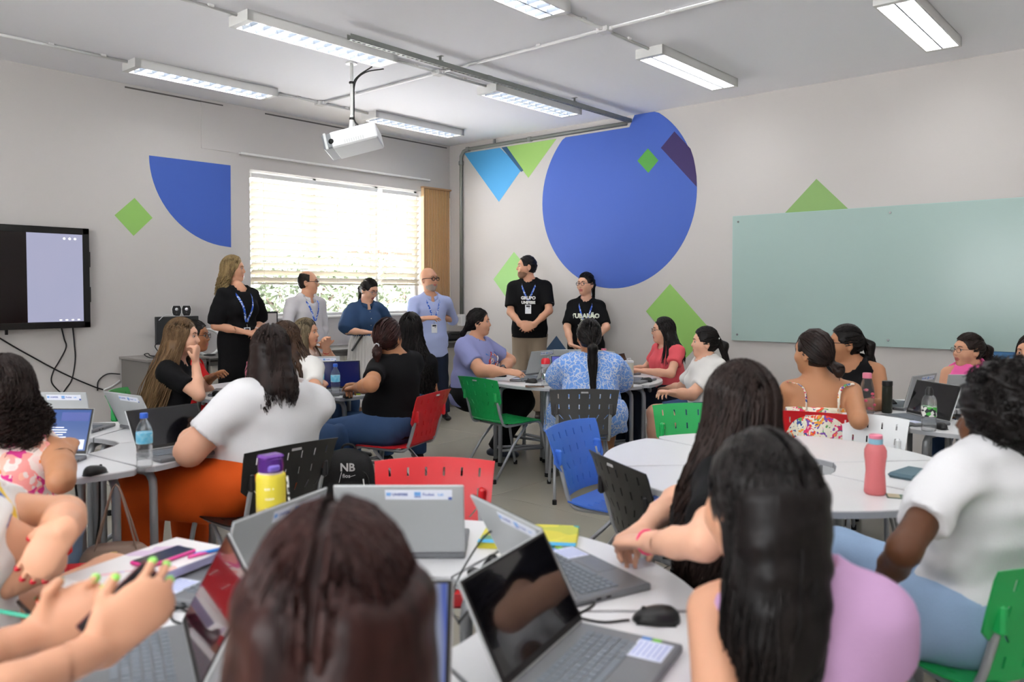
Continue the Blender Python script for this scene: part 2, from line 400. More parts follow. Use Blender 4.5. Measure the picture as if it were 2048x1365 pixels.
# ------------------------------------------------------------------ ceiling lights
M_lampwhite=mat('lamp_housing_white','dcdcda',.4)
M_reflector=mat('louvre_reflector','6d747e',.3,metal=.2)
M_tube=mat('lit_tube','ffffff',.3,emit='ffffff',es=EMIT_LAMP*.3)
FL,FW,FH=1.38,.25,.075
def fixture_meshes():
    t=.012; hb=MB()
    hb.box((0,0,FH-t/2),(FL,FW,t)); hb.box((0,-FW/2+t/2,FH/2),(FL,t,FH)); hb.box((0,FW/2-t/2,FH/2),(FL,t,FH))
    hb.box((-FL/2+.025,0,FH/2),(.05,FW,FH)); hb.box((FL/2-.025,0,FH/2),(.05,FW,FH))
    a=hb.mesh('housing',M_lampwhite)
    lv=MB().add([(0,-.055,.0),(0,.055,.0),(-.006,-.055,.028),(-.006,.055,.028),(.006,-.055,.028),(.006,.055,.028),(0,-.02,.022),(0,.02,.022)],[(0,1,3,2),(1,0,4,5),(2,3,5,4),(0,2,4),(1,5,3)])
    b_=lv.mesh('louvre_blade',M_reflector)
    sp=MB(); sp.add([(-FL/2+.05,-.006,.0),(FL/2-.05,-.006,.0),(-FL/2+.05,.006,.0),(FL/2-.05,.006,.0),(-FL/2+.05,0,.035),(FL/2-.05,0,.035)],[(0,1,3,2)[::-1],(0,4,5,1),(2,3,5,4)])
    c=sp.mesh('centre_spine',M_reflector)
    d=MB().tube([(-FL/2+.06,0,0),(FL/2-.06,0,0)],.009,8).mesh('fluorescent_tube',M_tube)
    return a,b_,c,d
FM=fixture_meshes()
ld=bpy.data.lights.new('lamp_light','AREA'); ld.shape='RECTANGLE'; ld.size=1.26; ld.size_y=.205; ld.energy=LAMP_W; ld.color=(1,1,1)
names={(3.73,6.98):'white louvre ceiling light above the television side, nearest the window wall',(6.33,6.98):'white louvre ceiling light in the corner above the window blinds',
(3.73,5.21):'white louvre ceiling light in front of the projector pole',(6.33,5.21):'white louvre ceiling light beside the slotted metal channel, near the blue circle',
(6.33,3.42):'white ceiling light nearest the blue circle on the whiteboard side',(6.33,1.57):'white ceiling light above the glass board',
(3.73,3.42):'white ceiling light cut by the top edge of the photo beside the conduit crossing'}
for fx in(-1.47,1.13,3.73,6.33):
    for fy in(6.98,5.21,3.42,1.57,-.3,-2.1):
        lab=names.get((fx,fy),'white louvre ceiling light outside the photographed part of the room')
        o=empty('ceiling_light',(fx,fy,ZC-FH),0,lab,'ceiling light','fluorescent ceiling lights')
        obj('housing',FM[0],o); obj('centre_spine',FM[2],o)
        if (fx,fy) in names and not(fx>6 and fy<4):
            for k in range(12):
                for s in(-1,1): obj('louvre_blade',FM[1],o,(-FL/2+.1+k*(FL-.2)/11,s*.055,.0))
        for s in(-1,1): obj('fluorescent_tube',FM[3],o,(0,s*.055,.042))
        if fx<0: continue
        l=bpy.data.objects.new('lamp_light',ld); COL.objects.link(l); l.parent=o; l.location=(0,0,.052)
# ------------------------------------------------------------------ ceiling conduits
M_cond=mat('white_conduit','d3d3d2',.4)
def conduit(a,b,lab,nclamp=3):
    a,b=Vector(a),Vector(b); o=empty('conduit',a,0,lab,'conduit','white conduits on the ceiling')
    d=b-a; MB().tube([(0,0,0),d],.0125,8).build('tube',M_cond,o,smooth=True)
    for k in range(nclamp):
        p=d*((k+.5)/nclamp); MB().box(p+Vector((0,0,.008)),(.045,.045,.022),bev=.004).build('clamp',M_cond,o)
    return o
zc=ZC-.016
for fy,nm in((6.98,'in the row nearest the window wall'),(5.21,'in the row of the projector'),(3.42,'in the row crossing the photo top'),(1.57,'in the row above the glass board')):
    conduit((3.73+.7,fy,zc),(6.33-.7,fy,zc),'white conduit between two ceiling lights '+nm,2)
    conduit((1.13+.7,fy,zc),(3.73-.7,fy,zc),'white conduit running left from the ceiling light '+nm,3)
conduit((5.01,6.98,zc),(5.01,-2.4,zc),'long white conduit crossing the ceiling under the light rows',8)
for fy in(6.98,5.21,3.42,1.57):
    tag(MB().box((5.01,fy,ZC-.02),(.1,.1,.04),bev=.008).box((5.01,fy,ZC-.018),(.15,.03,.03),bev=.006).box((5.01,fy,ZC-.018),(.03,.15,.03),bev=.006).build('junction_box',M_cond),
        'white junction box where the conduits cross '+{6.98:'nearest the window wall',5.21:'beside the slotted channel',3.42:'at the top of the photo',1.57:'above the glass board'}[fy],'junction box','junction boxes')
# slotted channel
ch=empty('slotted_channel',(3.76,4.88,3.375),0,'galvanised slotted metal channel hung below the ceiling','channel')
Lc=7.66-3.76; mb=MB()
mb.box((Lc/2,-.021,.02),(Lc,.002,.042)).box((Lc/2,.021,.02),(Lc,.002,.042)).box((Lc/2,-.016,.0),(Lc,.011,.002)).box((Lc/2,.016,.0),(Lc,.011,.002))
for k in range(79): mb.box((.02+k*.0495,0,.0),(.022,.022,.002))
mb.build('rail',M_galv,ch)
for x in(.95,2.85): 
    MB().box((x,.0,.065),(.03,.003,.05)).box((x,0,.084),(.03,.06,.003)).box((x,0,.045),(.03,.05,.003)).build('hanger',M_galv,ch)
MB().box((1.55,0,.02),(.06,.048,.046)).build('coupling',M_galv,ch)
wc=empty('wall_conduit',(XW-.03,7.53,1.17),0,'grey metal conduit down the corner of the right wall','conduit')
p=[(0,4.92-7.53,2.20),(0,-.12,2.20),(0,-.05,2.18),(0,0,2.12),(0,0,2.05),(0,0,0)]
MB().tube(p,.024,10).build('tube',mat('grey_conduit','82857f',.45,metal=.4),wc,smooth=True)
for q in((0,-.13,2.20),(0,0,2.03),(0,-1.2,2.2)): MB().box(q,(.056,.06,.056),bev=.008).build('coupling',M_galv,wc)
MB().box((.0,-.6,2.24),(.02,.03,.07)).build('hanger',M_galv,wc)
sb=empty('socket_box',(XW-.035,7.53,1.02),0,'white surface socket box at the foot of the wall conduit','socket')
MB().box((0,0,.07),(.07,.09,.16),bev=.008).build('box',M_white,sb); MB().box((-.037,0,.07),(.004,.06,.09)).build('cover',mat('socket_face','d8d8d6',.4),sb)
# ------------------------------------------------------------------ projector
pj=at(704,268,6.95); pr=empty('projector',pj,0,'white projector hanging from a ceiling pole in front of the window','projector')
Mx=(at(760,252,6.95)-at(690,270,6.95)).normalized(); 
fwd=(W(-.55,-.83,0)).normalized(); fwd=(fwd-Mx*fwd.dot(Mx)).normalized(); up=Mx.cross(-fwd).normalized()
if up.z<0: up=-up
Rm=Matrix((Mx,(up.cross(Mx)),up)).transposed().to_4x4(); Rm=Rm@Matrix.Translation((0,0,-.07))
mb=MB().box((.03,0,0),(.40,.30,.145),bev=.012,M=Rm); mb.build('body',mat('projector_white','e3e5e6',.35),pr)
mb=MB().box((-.19,0,0),(.10,.292,.135),bev=.01,M=Rm).build('lens_hood',mat('projector_grey','7c7f83',.4),pr)
mb=MB().box((-.21,-.149,.0),(.02,.012,.14),M=Rm); mb.build('trim',mat('projector_trim','cfd1d2',.4),pr)
MB().lathe([(.022,-.02),(.024,.0),(.018,.004)],16,M=Rm@Matrix.Translation((-.165,-.149,-.01))@Matrix.Rotation(R(90),4,'X')).build('lens',mat('lens_black','060607',.1),pr)
mb=MB()
for k in range(9): mb.box((-.05+k*.02,-.151,-.04),(.01,.003,.03),M=Rm)
mb.build('vent',mat('projector_vent','bfc1c2',.5),pr)
pp=empty('projector_pole',(pj.x,pj.y,pj.z),0,'thin white pole holding the projector below the ceiling','pole')
MB().tube([(0,0,.0),(0,0,ZC-pj.z)],.015,10).build('pole',M_white,pp,smooth=True)
MB().lathe([(.05,ZC-pj.z-.012),(.05,ZC-pj.z)],14).build('ceiling_plate',M_white,pp)
MB().tube([(0,0,.16),(-.02,0,.02),(-.02,0,0)],.016,8).tube([(0,0,.16),(.025,0,.02),(.025,0,0)],.012,8).build('bracket',M_white,pp,smooth=True)
pc=empty('projector_cable',(pj.x,pj.y,pj.z),0,'black cables strapped to the projector pole','cable')
rx=Vector((syw,-cyw,0))
def off(a,z,b=0): return rx*a+Vector((-cyw,-syw,0))*b+Vector((0,0,z))
for pts in ([off(.28,.56),off(.12,.53),off(.03,.44),off(.02,.25),off(.03,.1),off(.14,.02),off(.2,-.04)],[off(.18,.58),off(.06,.5),off(.015,.42),off(.015,.2),off(.04,.09),off(.17,.015),off(.24,-.02)]):
    MB().tube(smoothpath(pts,5),.006,6).build('cable',M_black,pc,smooth=True)
for z in(.44,.13): MB().lathe([(.022,z-.01),(.024,z),(.022,z+.01)],10).build('strap',M_black,pc)
# ------------------------------------------------------------------ television
tv=empty('television',(2.15,YW-.01,1.15),0,'large black wall-mounted television, cut by the left edge of the photo','television')
tw,th=1.62,.90
mb=MB().box((0,-.06,th/2),(tw,.07,th),bev=.008); mb.build('casing',mat('tv_casing','0e0e0f',.4),tv)
mb=MB()
for z in(.028,th-.028): mb.box((0,-.1,z),(tw,.012,.056),bev=.003)
for x in(-tw/2+.028,tw/2-.028): mb.box((x,-.1,th/2),(.056,.012,th),bev=.003)
mb.build('bezel',mat('tv_bezel','121213',.3),tv)
MB().box((0,-.097,th/2),(tw-.11,.004,th-.11)).build('screen',mat('tv_screen_dark','0c0809',.15,emit='1a1011',es=.3),tv)
m=ramp_mat('tv_light_area','noise',1,[(0,'9aa2bd'),(1,'a9a5c0')],.2); nt,b=nodes(m); b.inputs['Emission Strength'].default_value=1.1
rl=[l for l in nt.links if l.to_socket==b.inputs['Base Color']][0]; nt.links.new(rl.from_socket,b.inputs['Emission Color']); b.inputs['Base Color'].default_value=(.02,.02,.02,1); nt.links.remove(rl)
MB().box((.525,-.1,th/2),(.455,.003,th-.118)).build('lit_screen_area',m,tv)
ic=mat('screen_icon','ffffff',.3,emit='ffffff',es=.8)
for x in(.60,.645,.69): MB().lathe([(.011,0),(.011,.002)],10,M=Matrix.Translation((x,-.102,.80))@Matrix.Rotation(R(90),4,'X')).build('screen_icon',ic,tv)
for x in(.56,.61,.66,.71): MB().box((x,-.1025,.073),(.02,.002,.012)).build('screen_icon',ic,tv)
for z in(.62,.3): MB().box((tw/2+.008,-.07,z),(.016,.03,.14),bev=.003).build('side_clip',M_black,tv)
MB().box((.14,-.07,-.02),(.02,.02,.045)).build('sensor_stub',M_black,tv)
def wire(name,pts,lab,m=M_black,r=.006,cat='cable',n=6):
    P=smoothpath(pts,n); o=MB().tube([p-P[0] for p in P],r,6).build(name,m,None,smooth=True,loc=P[0]); return tag(o,lab,cat)
Y1=YW-.012
wire('cable',[(2.746,Y1,1.16),(2.77,Y1,1.05),(2.785,Y1,.97),(2.72,Y1,.84),(2.675,Y1,.76),(2.66,Y1,.66),(2.74,Y1,.55)],'thin black cable bending below the television, left of two')
wire('cable',[(2.843,Y1,1.16),(2.855,Y1,1.0),(2.86,Y1,.85),(2.83,Y1,.68),(2.78,Y1,.6),(2.744,Y1,.55)],'thin black cable hanging straighter below the television, right of two')
wire('cable',[(2.20,Y1,1.12),(2.45,Y1,.94),(2.75,Y1,.74),(3.0,Y1,.6),(3.1,Y1,.555)],'long black cable sloping across the wall from the left edge',r=.007)
wire('cable',[(3.05,Y1,.55),(3.06,Y1,.64),(3.14,Y1,.70),(3.256,Y1,.69)],'black cable arching to the grey cabinet')
wire('cable',[(3.1,Y1,.55),(3.18,Y1,.58),(3.256,Y1,.63)],'short white cable at the grey cabinet side',mat('white_cable','d5d5d5',.4),.009)
tag(MB().box((2.17,YW-.02,1.12),(.05,.04,.1),bev=.006).build('wall_socket',M_white),'small white wall socket under the television by the left edge','socket')
# ------------------------------------------------------------------ glass board
gb=empty('glass_board',(XW-.03,2.1,.977),0,'large pale green glass writing board on the right wall','board')
mg=mat('pale_green_glass','a3b9b4',.18,spec=.3)
MB().box((0,0,.634),(.008,3.06,1.268),bev=.0015).build('glass_panel',mg,gb)
MB().box((0,0,1.269),(.009,3.06,.004)).box((0,1.53,.634),(.009,.004,1.268)).build('glass_edge',mat('glass_edge','a9c9c4',.2),gb)
for y in(1.47,.02,-1.45):
    for z in(.06,1.21): MB().lathe([(.011,-.028),(.011,.006),(.009,.010)],14,M=Matrix.Translation((-.004,y,z))@Matrix.Rotation(R(-90),4,'Y')).build('standoff_bolt',M_screw,gb)
# ------------------------------------------------------------------ counter and cabinets along the window wall
M_cab=mat('pale_laminate','bdb8ae',.45); M_top=mat('dark_grey_stone','55534f',.3,var=.08,vscale=30); M_gcab=mat('grey_laminate','7b7774',.45)
ct=empty('worktop',(5.75,YW-.31,.80),0,'long dark grey stone worktop under the window','worktop')
MB().box((0,0,.018),(3.82,.62,.036),bev=.004).build('slab',M_top,ct); MB().box((0,-.30,-.012),(3.82,.02,.05)).build('front_edge',M_top,ct)
for k in range(6):
    x0=3.87+k*.632; cb=empty('base_cabinet',(x0+.315,YW-.3,0),0,['pale base cabinet under the worktop beside the grey desk','second pale base cabinet from the grey desk','third pale base cabinet from the grey desk','fourth pale base cabinet, behind the woman in denim','fifth pale base cabinet, behind the man in the light blue shirt','pale base cabinet in the corner under the dark box'][k],'cabinet','base cabinets under the window')
    MB().box((0,0,.42),(.628,.56,.70)).build('carcass',M_cab,cb); MB().box((0,.02,.035),(.63,.5,.07)).build('plinth',mat('plinth_grey','96938d',.5),cb)
    for s in(-1,1):
        MB().box((s*.157,-.288,.42),(.308,.018,.69),bev=.002).build('door',M_cab,cb)
        # handle as sub-part
    for d in [c for c in cb.children if c.name.startswith('door')]:
        pass
ds=empty('desk_cabinet',(3.256,7.185,0),0,'low grey cabinet against the wall below the speakers','cabinet')
MB().box((.29,.29,.42),(.56,.56,.82)).build('carcass',M_gcab,ds); MB().box((.292,.285,.846),(.60,.60,.022),bev=.003).build('top',mat('grey_top','8b8784',.4),ds)
for k in range(3): 
    d=MB().box((.29,-.0,.18+k*.25),(.53,.018,.235),bev=.002).build('drawer',M_gcab,ds); MB().box((.29,-.018,.2+k*.25),(.14,.012,.012)).build('handle',M_alu,d)
mo=empty('monitor',(3.74,7.60,.858),0,'dark back-turned flat monitor standing on the grey cabinet','monitor')
MB().box((0,0,.24),(.43,.035,.27),bev=.004).build('panel',mat('monitor_dark','2e3031',.5),mo); MB().box((0,0,.06),(.05,.03,.12)).build('stem',M_dark,mo); MB().box((0,0,.008),(.2,.14,.016)).build('foot',M_dark,mo)
for x,lab in((3.735,'small black speaker with white shell, left of the pair on the monitor'),(3.835,'small black speaker with white shell, right of the pair on the monitor')):
    s=empty('speaker',(x,7.60,1.235),R(-22),lab,'speaker','pair of small speakers')
    pf=[(-.03,0),(-.043,.03),(-.047,.07),(-.035,.105),(.035,.105),(.047,.07),(.043,.03),(.03,0)]
    mb=MB(); n=len(pf); vs=[(p[0],-.03,p[1]) for p in pf]+[(p[0]*.85,.04,p[1]*.95) for p in pf]
    mb.add(vs,[tuple(range(n)),tuple(range(n,2*n))[::-1]]+[(i,(i+1)%n,n+(i+1)%n,n+i)[::-1] for i in range(n)]); mb.build('shell',M_white,s)
    MB().add([(p[0]*.88,-.033,.004+p[1]*.94) for p in pf]+[(p[0]*.9,-.028,.004+p[1]*.94) for p in pf],[tuple(range(n)),tuple(range(n,2*n))[::-1]]+[(i,(i+1)%n,n+(i+1)%n,n+i)[::-1] for i in range(n)]).build('front',M_black,s)
    MB().sphere((0,-.034,.068),(.016,.006,.016),12).build('cone',mat('speaker_cone','d7dade',.2,metal=.5),s,smooth=True)
    MB().sphere((0,-.034,.028),(.008,.004,.008),10).build('knob',M_dark,s,smooth=True)
wire('cable',[(3.54,7.56,1.2),(3.60,7.55,1.25),(3.70,7.56,1.24)],'thin white speaker cable over the monitor edge',mat('white_cable','d5d5d5',.4),.004)
wire('cable',[(3.45,7.35,.862),(3.33,7.3,.868),(3.28,7.3,.90),(3.36,7.4,.90),(3.43,7.5,.868),(3.52,7.5,.87),(3.5,7.56,.95),(3.55,7.58,1.0)],'looped black cable lying on the grey cabinet',r=.005)
lt=empty('laptop',(4.56,7.35,.838),0,'open laptop with a dark screen border standing on the worktop behind the blonde woman','laptop')
MB().box((0,-.1,.008),(.34,.24,.016),bev=.003).build('base',M_dark,lt)
l=MB().box((0,.035,.22),(.34,.012,.42),bev=.003).build('screen_lid',M_dark,lt); MB().box((0,.027,.23),(.30,.004,.36)).build('screen',mat('pale_screen','a9a4a2',.3,emit='a9a4a2',es=.15),l)
bx=empty('dark_box',(7.34,7.42,.838),0,'black equipment box on the worktop in the corner','equipment box')
MB().box((0,0,.06),(.24,.2,.11),bev=.015).build('body',M_black,bx); MB().box((-.01,-.09,.085),(.16,.03,.02),bev=.005).build('slot',M_dark,bx); MB().box((.16,.02,.04),(.1,.16,.07),bev=.01).build('side_unit',mat('brown_dark','2a211f',.5),bx)
rt=empty('ring_lamp',(4.02,7.5,.838),0,'small white ring lamp lying on the worktop','lamp')
MB().tube([(.13*math.cos(a/20*6.283),.02,.13+.13*math.sin(a/20*6.283)) for a in range(20)],.014,6,closed=True).build('ring',M_white,rt,smooth=True); MB().lathe([(.06,0),(.06,.01),(.01,.016)],14).build('base',M_black,rt)
# ------------------------------------------------------------------ modular round tables (six wedge desks each)
TH,TR,TI=.72,.765,.26
M_lam=mat('white_laminate','dedee0',.28,spec=.5); M_edge=mat('grey_edge_band','a7a9ad',.35)
def wedge_outline():
    # corners: inner two, outer arc
    a=R(30)-.004; g=.004
    pts=[]; 
    o=[(TR*math.cos(t),TR*math.sin(t)) for t in [(-1+2*k/14)*R(26.5) for k in range(15)]]
    # rounded outer corners
    c1=[(.735*math.cos(-R(28.6)),.735*math.sin(-R(28.6))),(.70*math.cos(-R(29.3)),.70*math.sin(-R(29.3)))]
    c2=[(x,-y) for x,y in c1]
    inn=[(TI*math.cos(R(29)),TI*math.sin(R(29))),(TI*.93,.06),(TI*.93,-.06),(TI*math.cos(R(29)),-TI*math.sin(R(29)))]
    return [inn[3],c1[1],c1[0]]+o+[c2[0],c2[1],inn[0],inn[1],inn[2]]
WO=wedge_outline()
def inset(poly,d,cx=.5):
    return [(cx+(x-cx)*(1-d/.25),y*(1-d/.3)) for x,y in poly]
me_top=MB().prism(WO,TH-.004,TH,0).prism(inset(WO,.002),TH-.002,TH+.0005,0).mesh('tabletop',M_lam)
me_edge=MB().prism([(x*1.0+(.002 if x>.4 else -.002),y) for x,y in WO],TH-.026,TH-.004).mesh('edge_band',M_edge)
def legpath(s):
    th=R(23); c,sn=math.cos(th),math.sin(th)*s
    def P(r,z,k=0): return (r*c,r*sn,z)
    zt=TH-.045
    return [P(.69,.0),P(.69,.25),P(.69,zt-.07),P(.685,zt-.035),P(.665,zt-.01),P(.63,zt),P(.33,zt),P(.30,zt-.01),P(.285,zt-.035),P(.28,zt-.07),P(.28,0)]
me_leg=[MB().tube(legpath(s),.018,8).mesh('leg_frame',M_grey,smooth=True) for s in(-1,1)]
me_str=[MB().tube([(.69*math.cos(R(23)),.69*math.sin(R(23))*s,.13),(.28*math.cos(R(23)),.28*math.sin(R(23))*s,.13)],.014,6).mesh('stretcher',M_grey,smooth=True) for s in(-1,1)]
me_cb=MB().tube([(.28*math.cos(R(23)),.28*math.sin(R(23)),.13),(.28*math.cos(R(23)),-.28*math.sin(R(23)),.13)],.014,6).mesh('cross_bar',M_grey,smooth=True)
me_cap=MB().lathe([(.021,0),(.022,.03)],10).mesh('foot_cap',M_rubber)
def round_table(u,v,rot,place,skip=()):
    for k in range(6):
        a=rot+60*k+30
        if k in skip: continue
        pos=['right','far right','far left','left','near left','near right'][int(((a%360)+360)%360//60)] if 0 else None
        aa=(a%360)
        side={0:'right-hand',1:'back right',2:'back left',3:'left-hand',4:'front left',5:'front right'}[int(((aa+30)%360)//60)]
        t=empty('wedge_table',W(u,v,0),ang(a),'%s wedge desk of the %s'%(side,place),'table','wedge desks of the %s'%place)
        obj('tabletop',me_top,t); obj('edge_band',me_edge,t)
        for m_ in me_leg: obj('leg_frame',m_,t)
        for m_ in me_str: obj('stretcher',m_,t)
        obj('cross_bar',me_cb,t)
        for s in(-1,1):
            for r in(.69,.28): obj('foot_cap',me_cap,t,(r*math.cos(R(23)),s*r*math.sin(R(23)),0))
T_F,T_C,T_R,T_L1,T_L2,T_R2=(-.29,1.86),(.54,6.93),(1.17,3.48),(-2.2,3.84),(-1.72,6.2),(2.85,4.80)
round_table(*T_F,0,'nearest round table'); round_table(*T_C,15,'round table under the blue circle'); round_table(*T_R,5,'empty round table on the right')
round_table(*T_L1,-36,'left round table with the bottled water'); round_table(*T_L2,-50,'round table in front of the blonde woman'); round_table(*T_R2,-30,'far right round table by the glass board')
# ------------------------------------------------------------------ chairs
CHAIRCOL={'red':'c81f27','green':'1f9e52','blue':'3f6ecb','white':'e2e5e7','black':'1c1c1d','grey':'4a4a4b'}
def chair_shell():
    """backrest (with slots) and seat meshes; chair faces +X, origin on the floor"""
    def sheet(fn,us,vs,holes,th,name):
        nu,nv=len(us),len(vs); V=[];F=[]
        for v in vs:
            for u in us: V.append(fn(u,v,0))
        for v in vs:
            for u in us: V.append(fn(u,v,th))
        n=nu*nv; cell=lambda i,j:(0<=i<nu-1 and 0<=j<nv-1 and not holes(i,j))
        for j in range(nv-1):
            for i in range(nu-1):
                if not cell(i,j): continue
                a,b,c,d=j*nu+i,j*nu+i+1,(j+1)*nu+i+1,(j+1)*nu+i
                F.append((a,d,c,b)); F.append((n+a,n+b,n+c,n+d))
                if not cell(i,j-1): F.append((a,b,n+b,n+a))
                if not cell(i,j+1): F.append((c,d,n+d,n+c))
                if not cell(i-1,j): F.append((d,a,n+a,n+d))
                if not cell(i+1,j): F.append((b,c,n+c,n+b))
        return V,F
    # columns: 6 slots
    us=[-1]; 
    for k in range(6):
        c=-.76+k*.304; us+=[c-.018,c+.018]
    us.append(1); 
    vs=[0]
    for k in range(4):
        c=.16+k*.225; vs+=[c-.05,c+.05]
    vs.append(1)
    hole=lambda i,j:(i%2==1 and j%2==1)
    def back(u,v,t):
        hw=(.212+.030*v) if v>.42 else (.18+.02*v); 
        y=u*hw; z=.475+.335*v-.012*u*u*(v>.9)
        x=-.205-.075*v-.02*v*v-.03*(1-u*u)+ -t
        return (x,y,z)
    V,F=sheet(back,us,vs,hole,.006,'b')
    us2=us; vs2=[0]
    for k in range(3):
        c=.25+k*.25; vs2+=[c-.035,c+.035]
    vs2+=[.92,1]
    def seat(u,v,t):
        hw=.2+.015*math.sin(math.pi*v); x=-.20+.42*v; y=u*hw*(1 if v<.95 else .93)
        z=.448-.012*(1-u*u)*(1-(2*v-1)**2)+(-.03 if v>.97 else 0)+(.01*(1-v*4) if v<.25 else 0)-t
        return (x,y,z)
    V2,F2=sheet(seat,us2,vs2,lambda i,j:hole(i,j) and j<7,.007,'s')
    F2=[f[::-1] for f in F2]
    return (V,F),(V2,F2)
CS=chair_shell()
def chair_frame(s):
    y=s*.185
    main=smoothpath([(.30,y+s*.03,.0),(.245,y+s*.02,.22),(.205,y+s*.01,.395),(.165,y,.432),(.08,y,.432),(-.10,y,.425),(-.17,y,.43),(-.205,y,.47),(-.235,y,.56),(-.262,y,.66)],4)
    rear=[(.06,y,.42),(-.10,y+s*.01,.26),(-.30,y+s*.02,.0)]
    return main,rear
_cf=[chair_frame(s) for s in(-1,1)]
me_cm=[MB().tube(c[0],.0115,8).mesh('side_frame',M_grey,smooth=True) for c in _cf]
me_cr=[MB().tube(c[1],.0105,8).mesh('rear_leg',M_grey,smooth=True) for c in _cf]
me_ccb=MB().tube([(.1,-.185,.425),(.1,.185,.425)],.009,6).tube([(-.12,-.185,.42),(-.12,.185,.42)],.009,6).mesh('cross_bar',M_grey,smooth=True)
me_cfc=MB().lathe([(.016,-.002),(.016,.03),(.0125,.032)],10).mesh('foot_cap',M_rubber)
me_brk=MB().box((0,0,0),(.05,.03,.075),bev=.008)
CH_M={}
def chair(u,v,deg,col,label,group='classroom chairs'):
    if col not in CH_M:
        m=mat('chair_plastic_'+col,CHAIRCOL[col],.35 if col!='white' else .4)
        b_=MB().add(*CS[0]).mesh('backrest',m,autos=40); s_=MB().add(*CS[1]).mesh('seat',m,autos=40)
        k_=MB().box((0,0,0),(.045,.026,.08),bev=.008).mesh('bracket',m)
        g_=MB().box((0,0,0),(.003,.05,.014)).mesh('maker_plate',mat('chair_plate','a9aaab',.4))
        CH_M[col]=(b_,s_,k_,g_)
    b_,s_,k_,g_=CH_M[col]
    t=empty('classroom_chair',W(u,v,0),ang(deg),label,'chair',group)
    obj('backrest',b_,t); obj('seat',s_,t)
    for i in(0,1): obj('side_frame',me_cm[i],t); obj('rear_leg',me_cr[i],t)
    obj('cross_bar',me_ccb,t); obj('maker_plate',g_,t,(-.327,0,.785))
    for s in(-1,1):
        obj('bracket',k_,t,(-.262,s*.19,.66)); obj('foot_cap',me_cfc,t,(.30,s*.215,0)); obj('foot_cap',me_cfc,t,(-.30,s*.205,0))
    return t
chair(-.31,2.86,-90,'red','bright red chair empty behind the silver laptops of the nearest table')
chair(.55,3.88,-36,'blue','blue chair with no one on it, turned to the empty round table')
chair(.70,3.27,20,'black','black chair pushed in at the left of the empty round table')
chair(.50,5.76,90,'grey','dark grey chair under the woman in the blue patterned dress')
chair(-.05,6.40,42,'green','green chair with no one on it, left of the table under the blue circle')
chair(1.08,4.42,-90,'green','green chair back showing beyond the empty round table')
chair(1.74,4.05,-122,'white','white chair with no one on it, at the back right of the empty round table')
chair(1.66,6.2,178,'white','white chair under the woman in the white t-shirt with the ponytail')
chair(1.80,4.70,65,'red','red chair behind the woman in the tropical print top')
chair(-.80,5.43,158,'red','red chair under the woman in black with the hair clip')
chair(-1.20,3.69,140,'black','black chair under the woman in orange trousers')
chair(-1.72,2.78,102,'red','red chair under the woman in the pink floral top at the left edge')
chair(1.32,2.27,108,'green','green chair under the person in the white t-shirt and jeans')
chair(-2.40,5.45,10,'green','green chair under the woman with very long brown hair')
# ------------------------------------------------------------------ signed-distance modelling of people
def V3(p): return np.array([p[0],p[1],p[2]],float)
def nrm(a): a=np.asarray(a,float); return a/max(1e-9,np.linalg.norm(a))
class Cone:      # round cone, optionally flattened along n
    def __init__(s,a,b,ra,rb,n=None,fl=1.,k=.02,cut=()):
        s.a,s.b=V3(a),V3(b); s.ra,s.rb=ra,rb; s.n=None if n is None else nrm(n); s.fl=fl; s.k=k; s.cut=[(V3(p),nrm(q)) for p,q in cut]
        r=max(ra,rb); s.lo=np.minimum(s.a,s.b)-r; s.hi=np.maximum(s.a,s.b)+r
    def __call__(s,P):
        ba=s.b-s.a; L=max(1e-12,ba@ba); pa=P-s.a; h=np.clip((pa@ba)/L,0,1); q=pa-h[...,None]*ba
        r=s.ra+(s.rb-s.ra)*h; d2=(q*q).sum(-1)
        if s.n is not None: d2=d2+(q@s.n)**2*(1/s.fl**2-1)
        d=np.sqrt(d2)-r
        if s.n is not None: d=d*max(s.fl,.5)
        for p,q in s.cut: d=np.maximum(d,(P-p)@q)
        return d
    def grow(s,e,k=None): return Cone(s.a,s.b,s.ra+e,s.rb+e,s.n,min(1,s.fl+e*3) if s.n is not None else 1,s.k if k is None else k,s.cut)
class Ell:
    def __init__(s,c,ax,r,k=.03,cut=()):
        s.c=V3(c); s.A=np.array([nrm(a) for a in ax]).T; s.r=np.array(r,float); s.k=k; s.cut=[(V3(p),nrm(q)) for p,q in cut]
        R_=np.sqrt(((s.A*s.r)**2).sum(1)); s.lo=s.c-R_; s.hi=s.c+R_
    def __call__(s,P):
        q=(P-s.c)@s.A; k0=np.linalg.norm(q/s.r,axis=-1); k1=np.linalg.norm(q/(s.r**2),axis=-1)
        d=k0*(k0-1)/np.maximum(k1,1e-6)
        for p,n in s.cut: d=np.maximum(d,(P-p)@n)
        return d
    def grow(s,e,k=None): return Ell(s.c,s.A.T,s.r+e,s.k if k is None else k,s.cut)
def smin(a,b,k):
    h=np.clip(.5+.5*(b-a)/k,0,1); return b*(1-h)+a*h-k*h*(1-h)
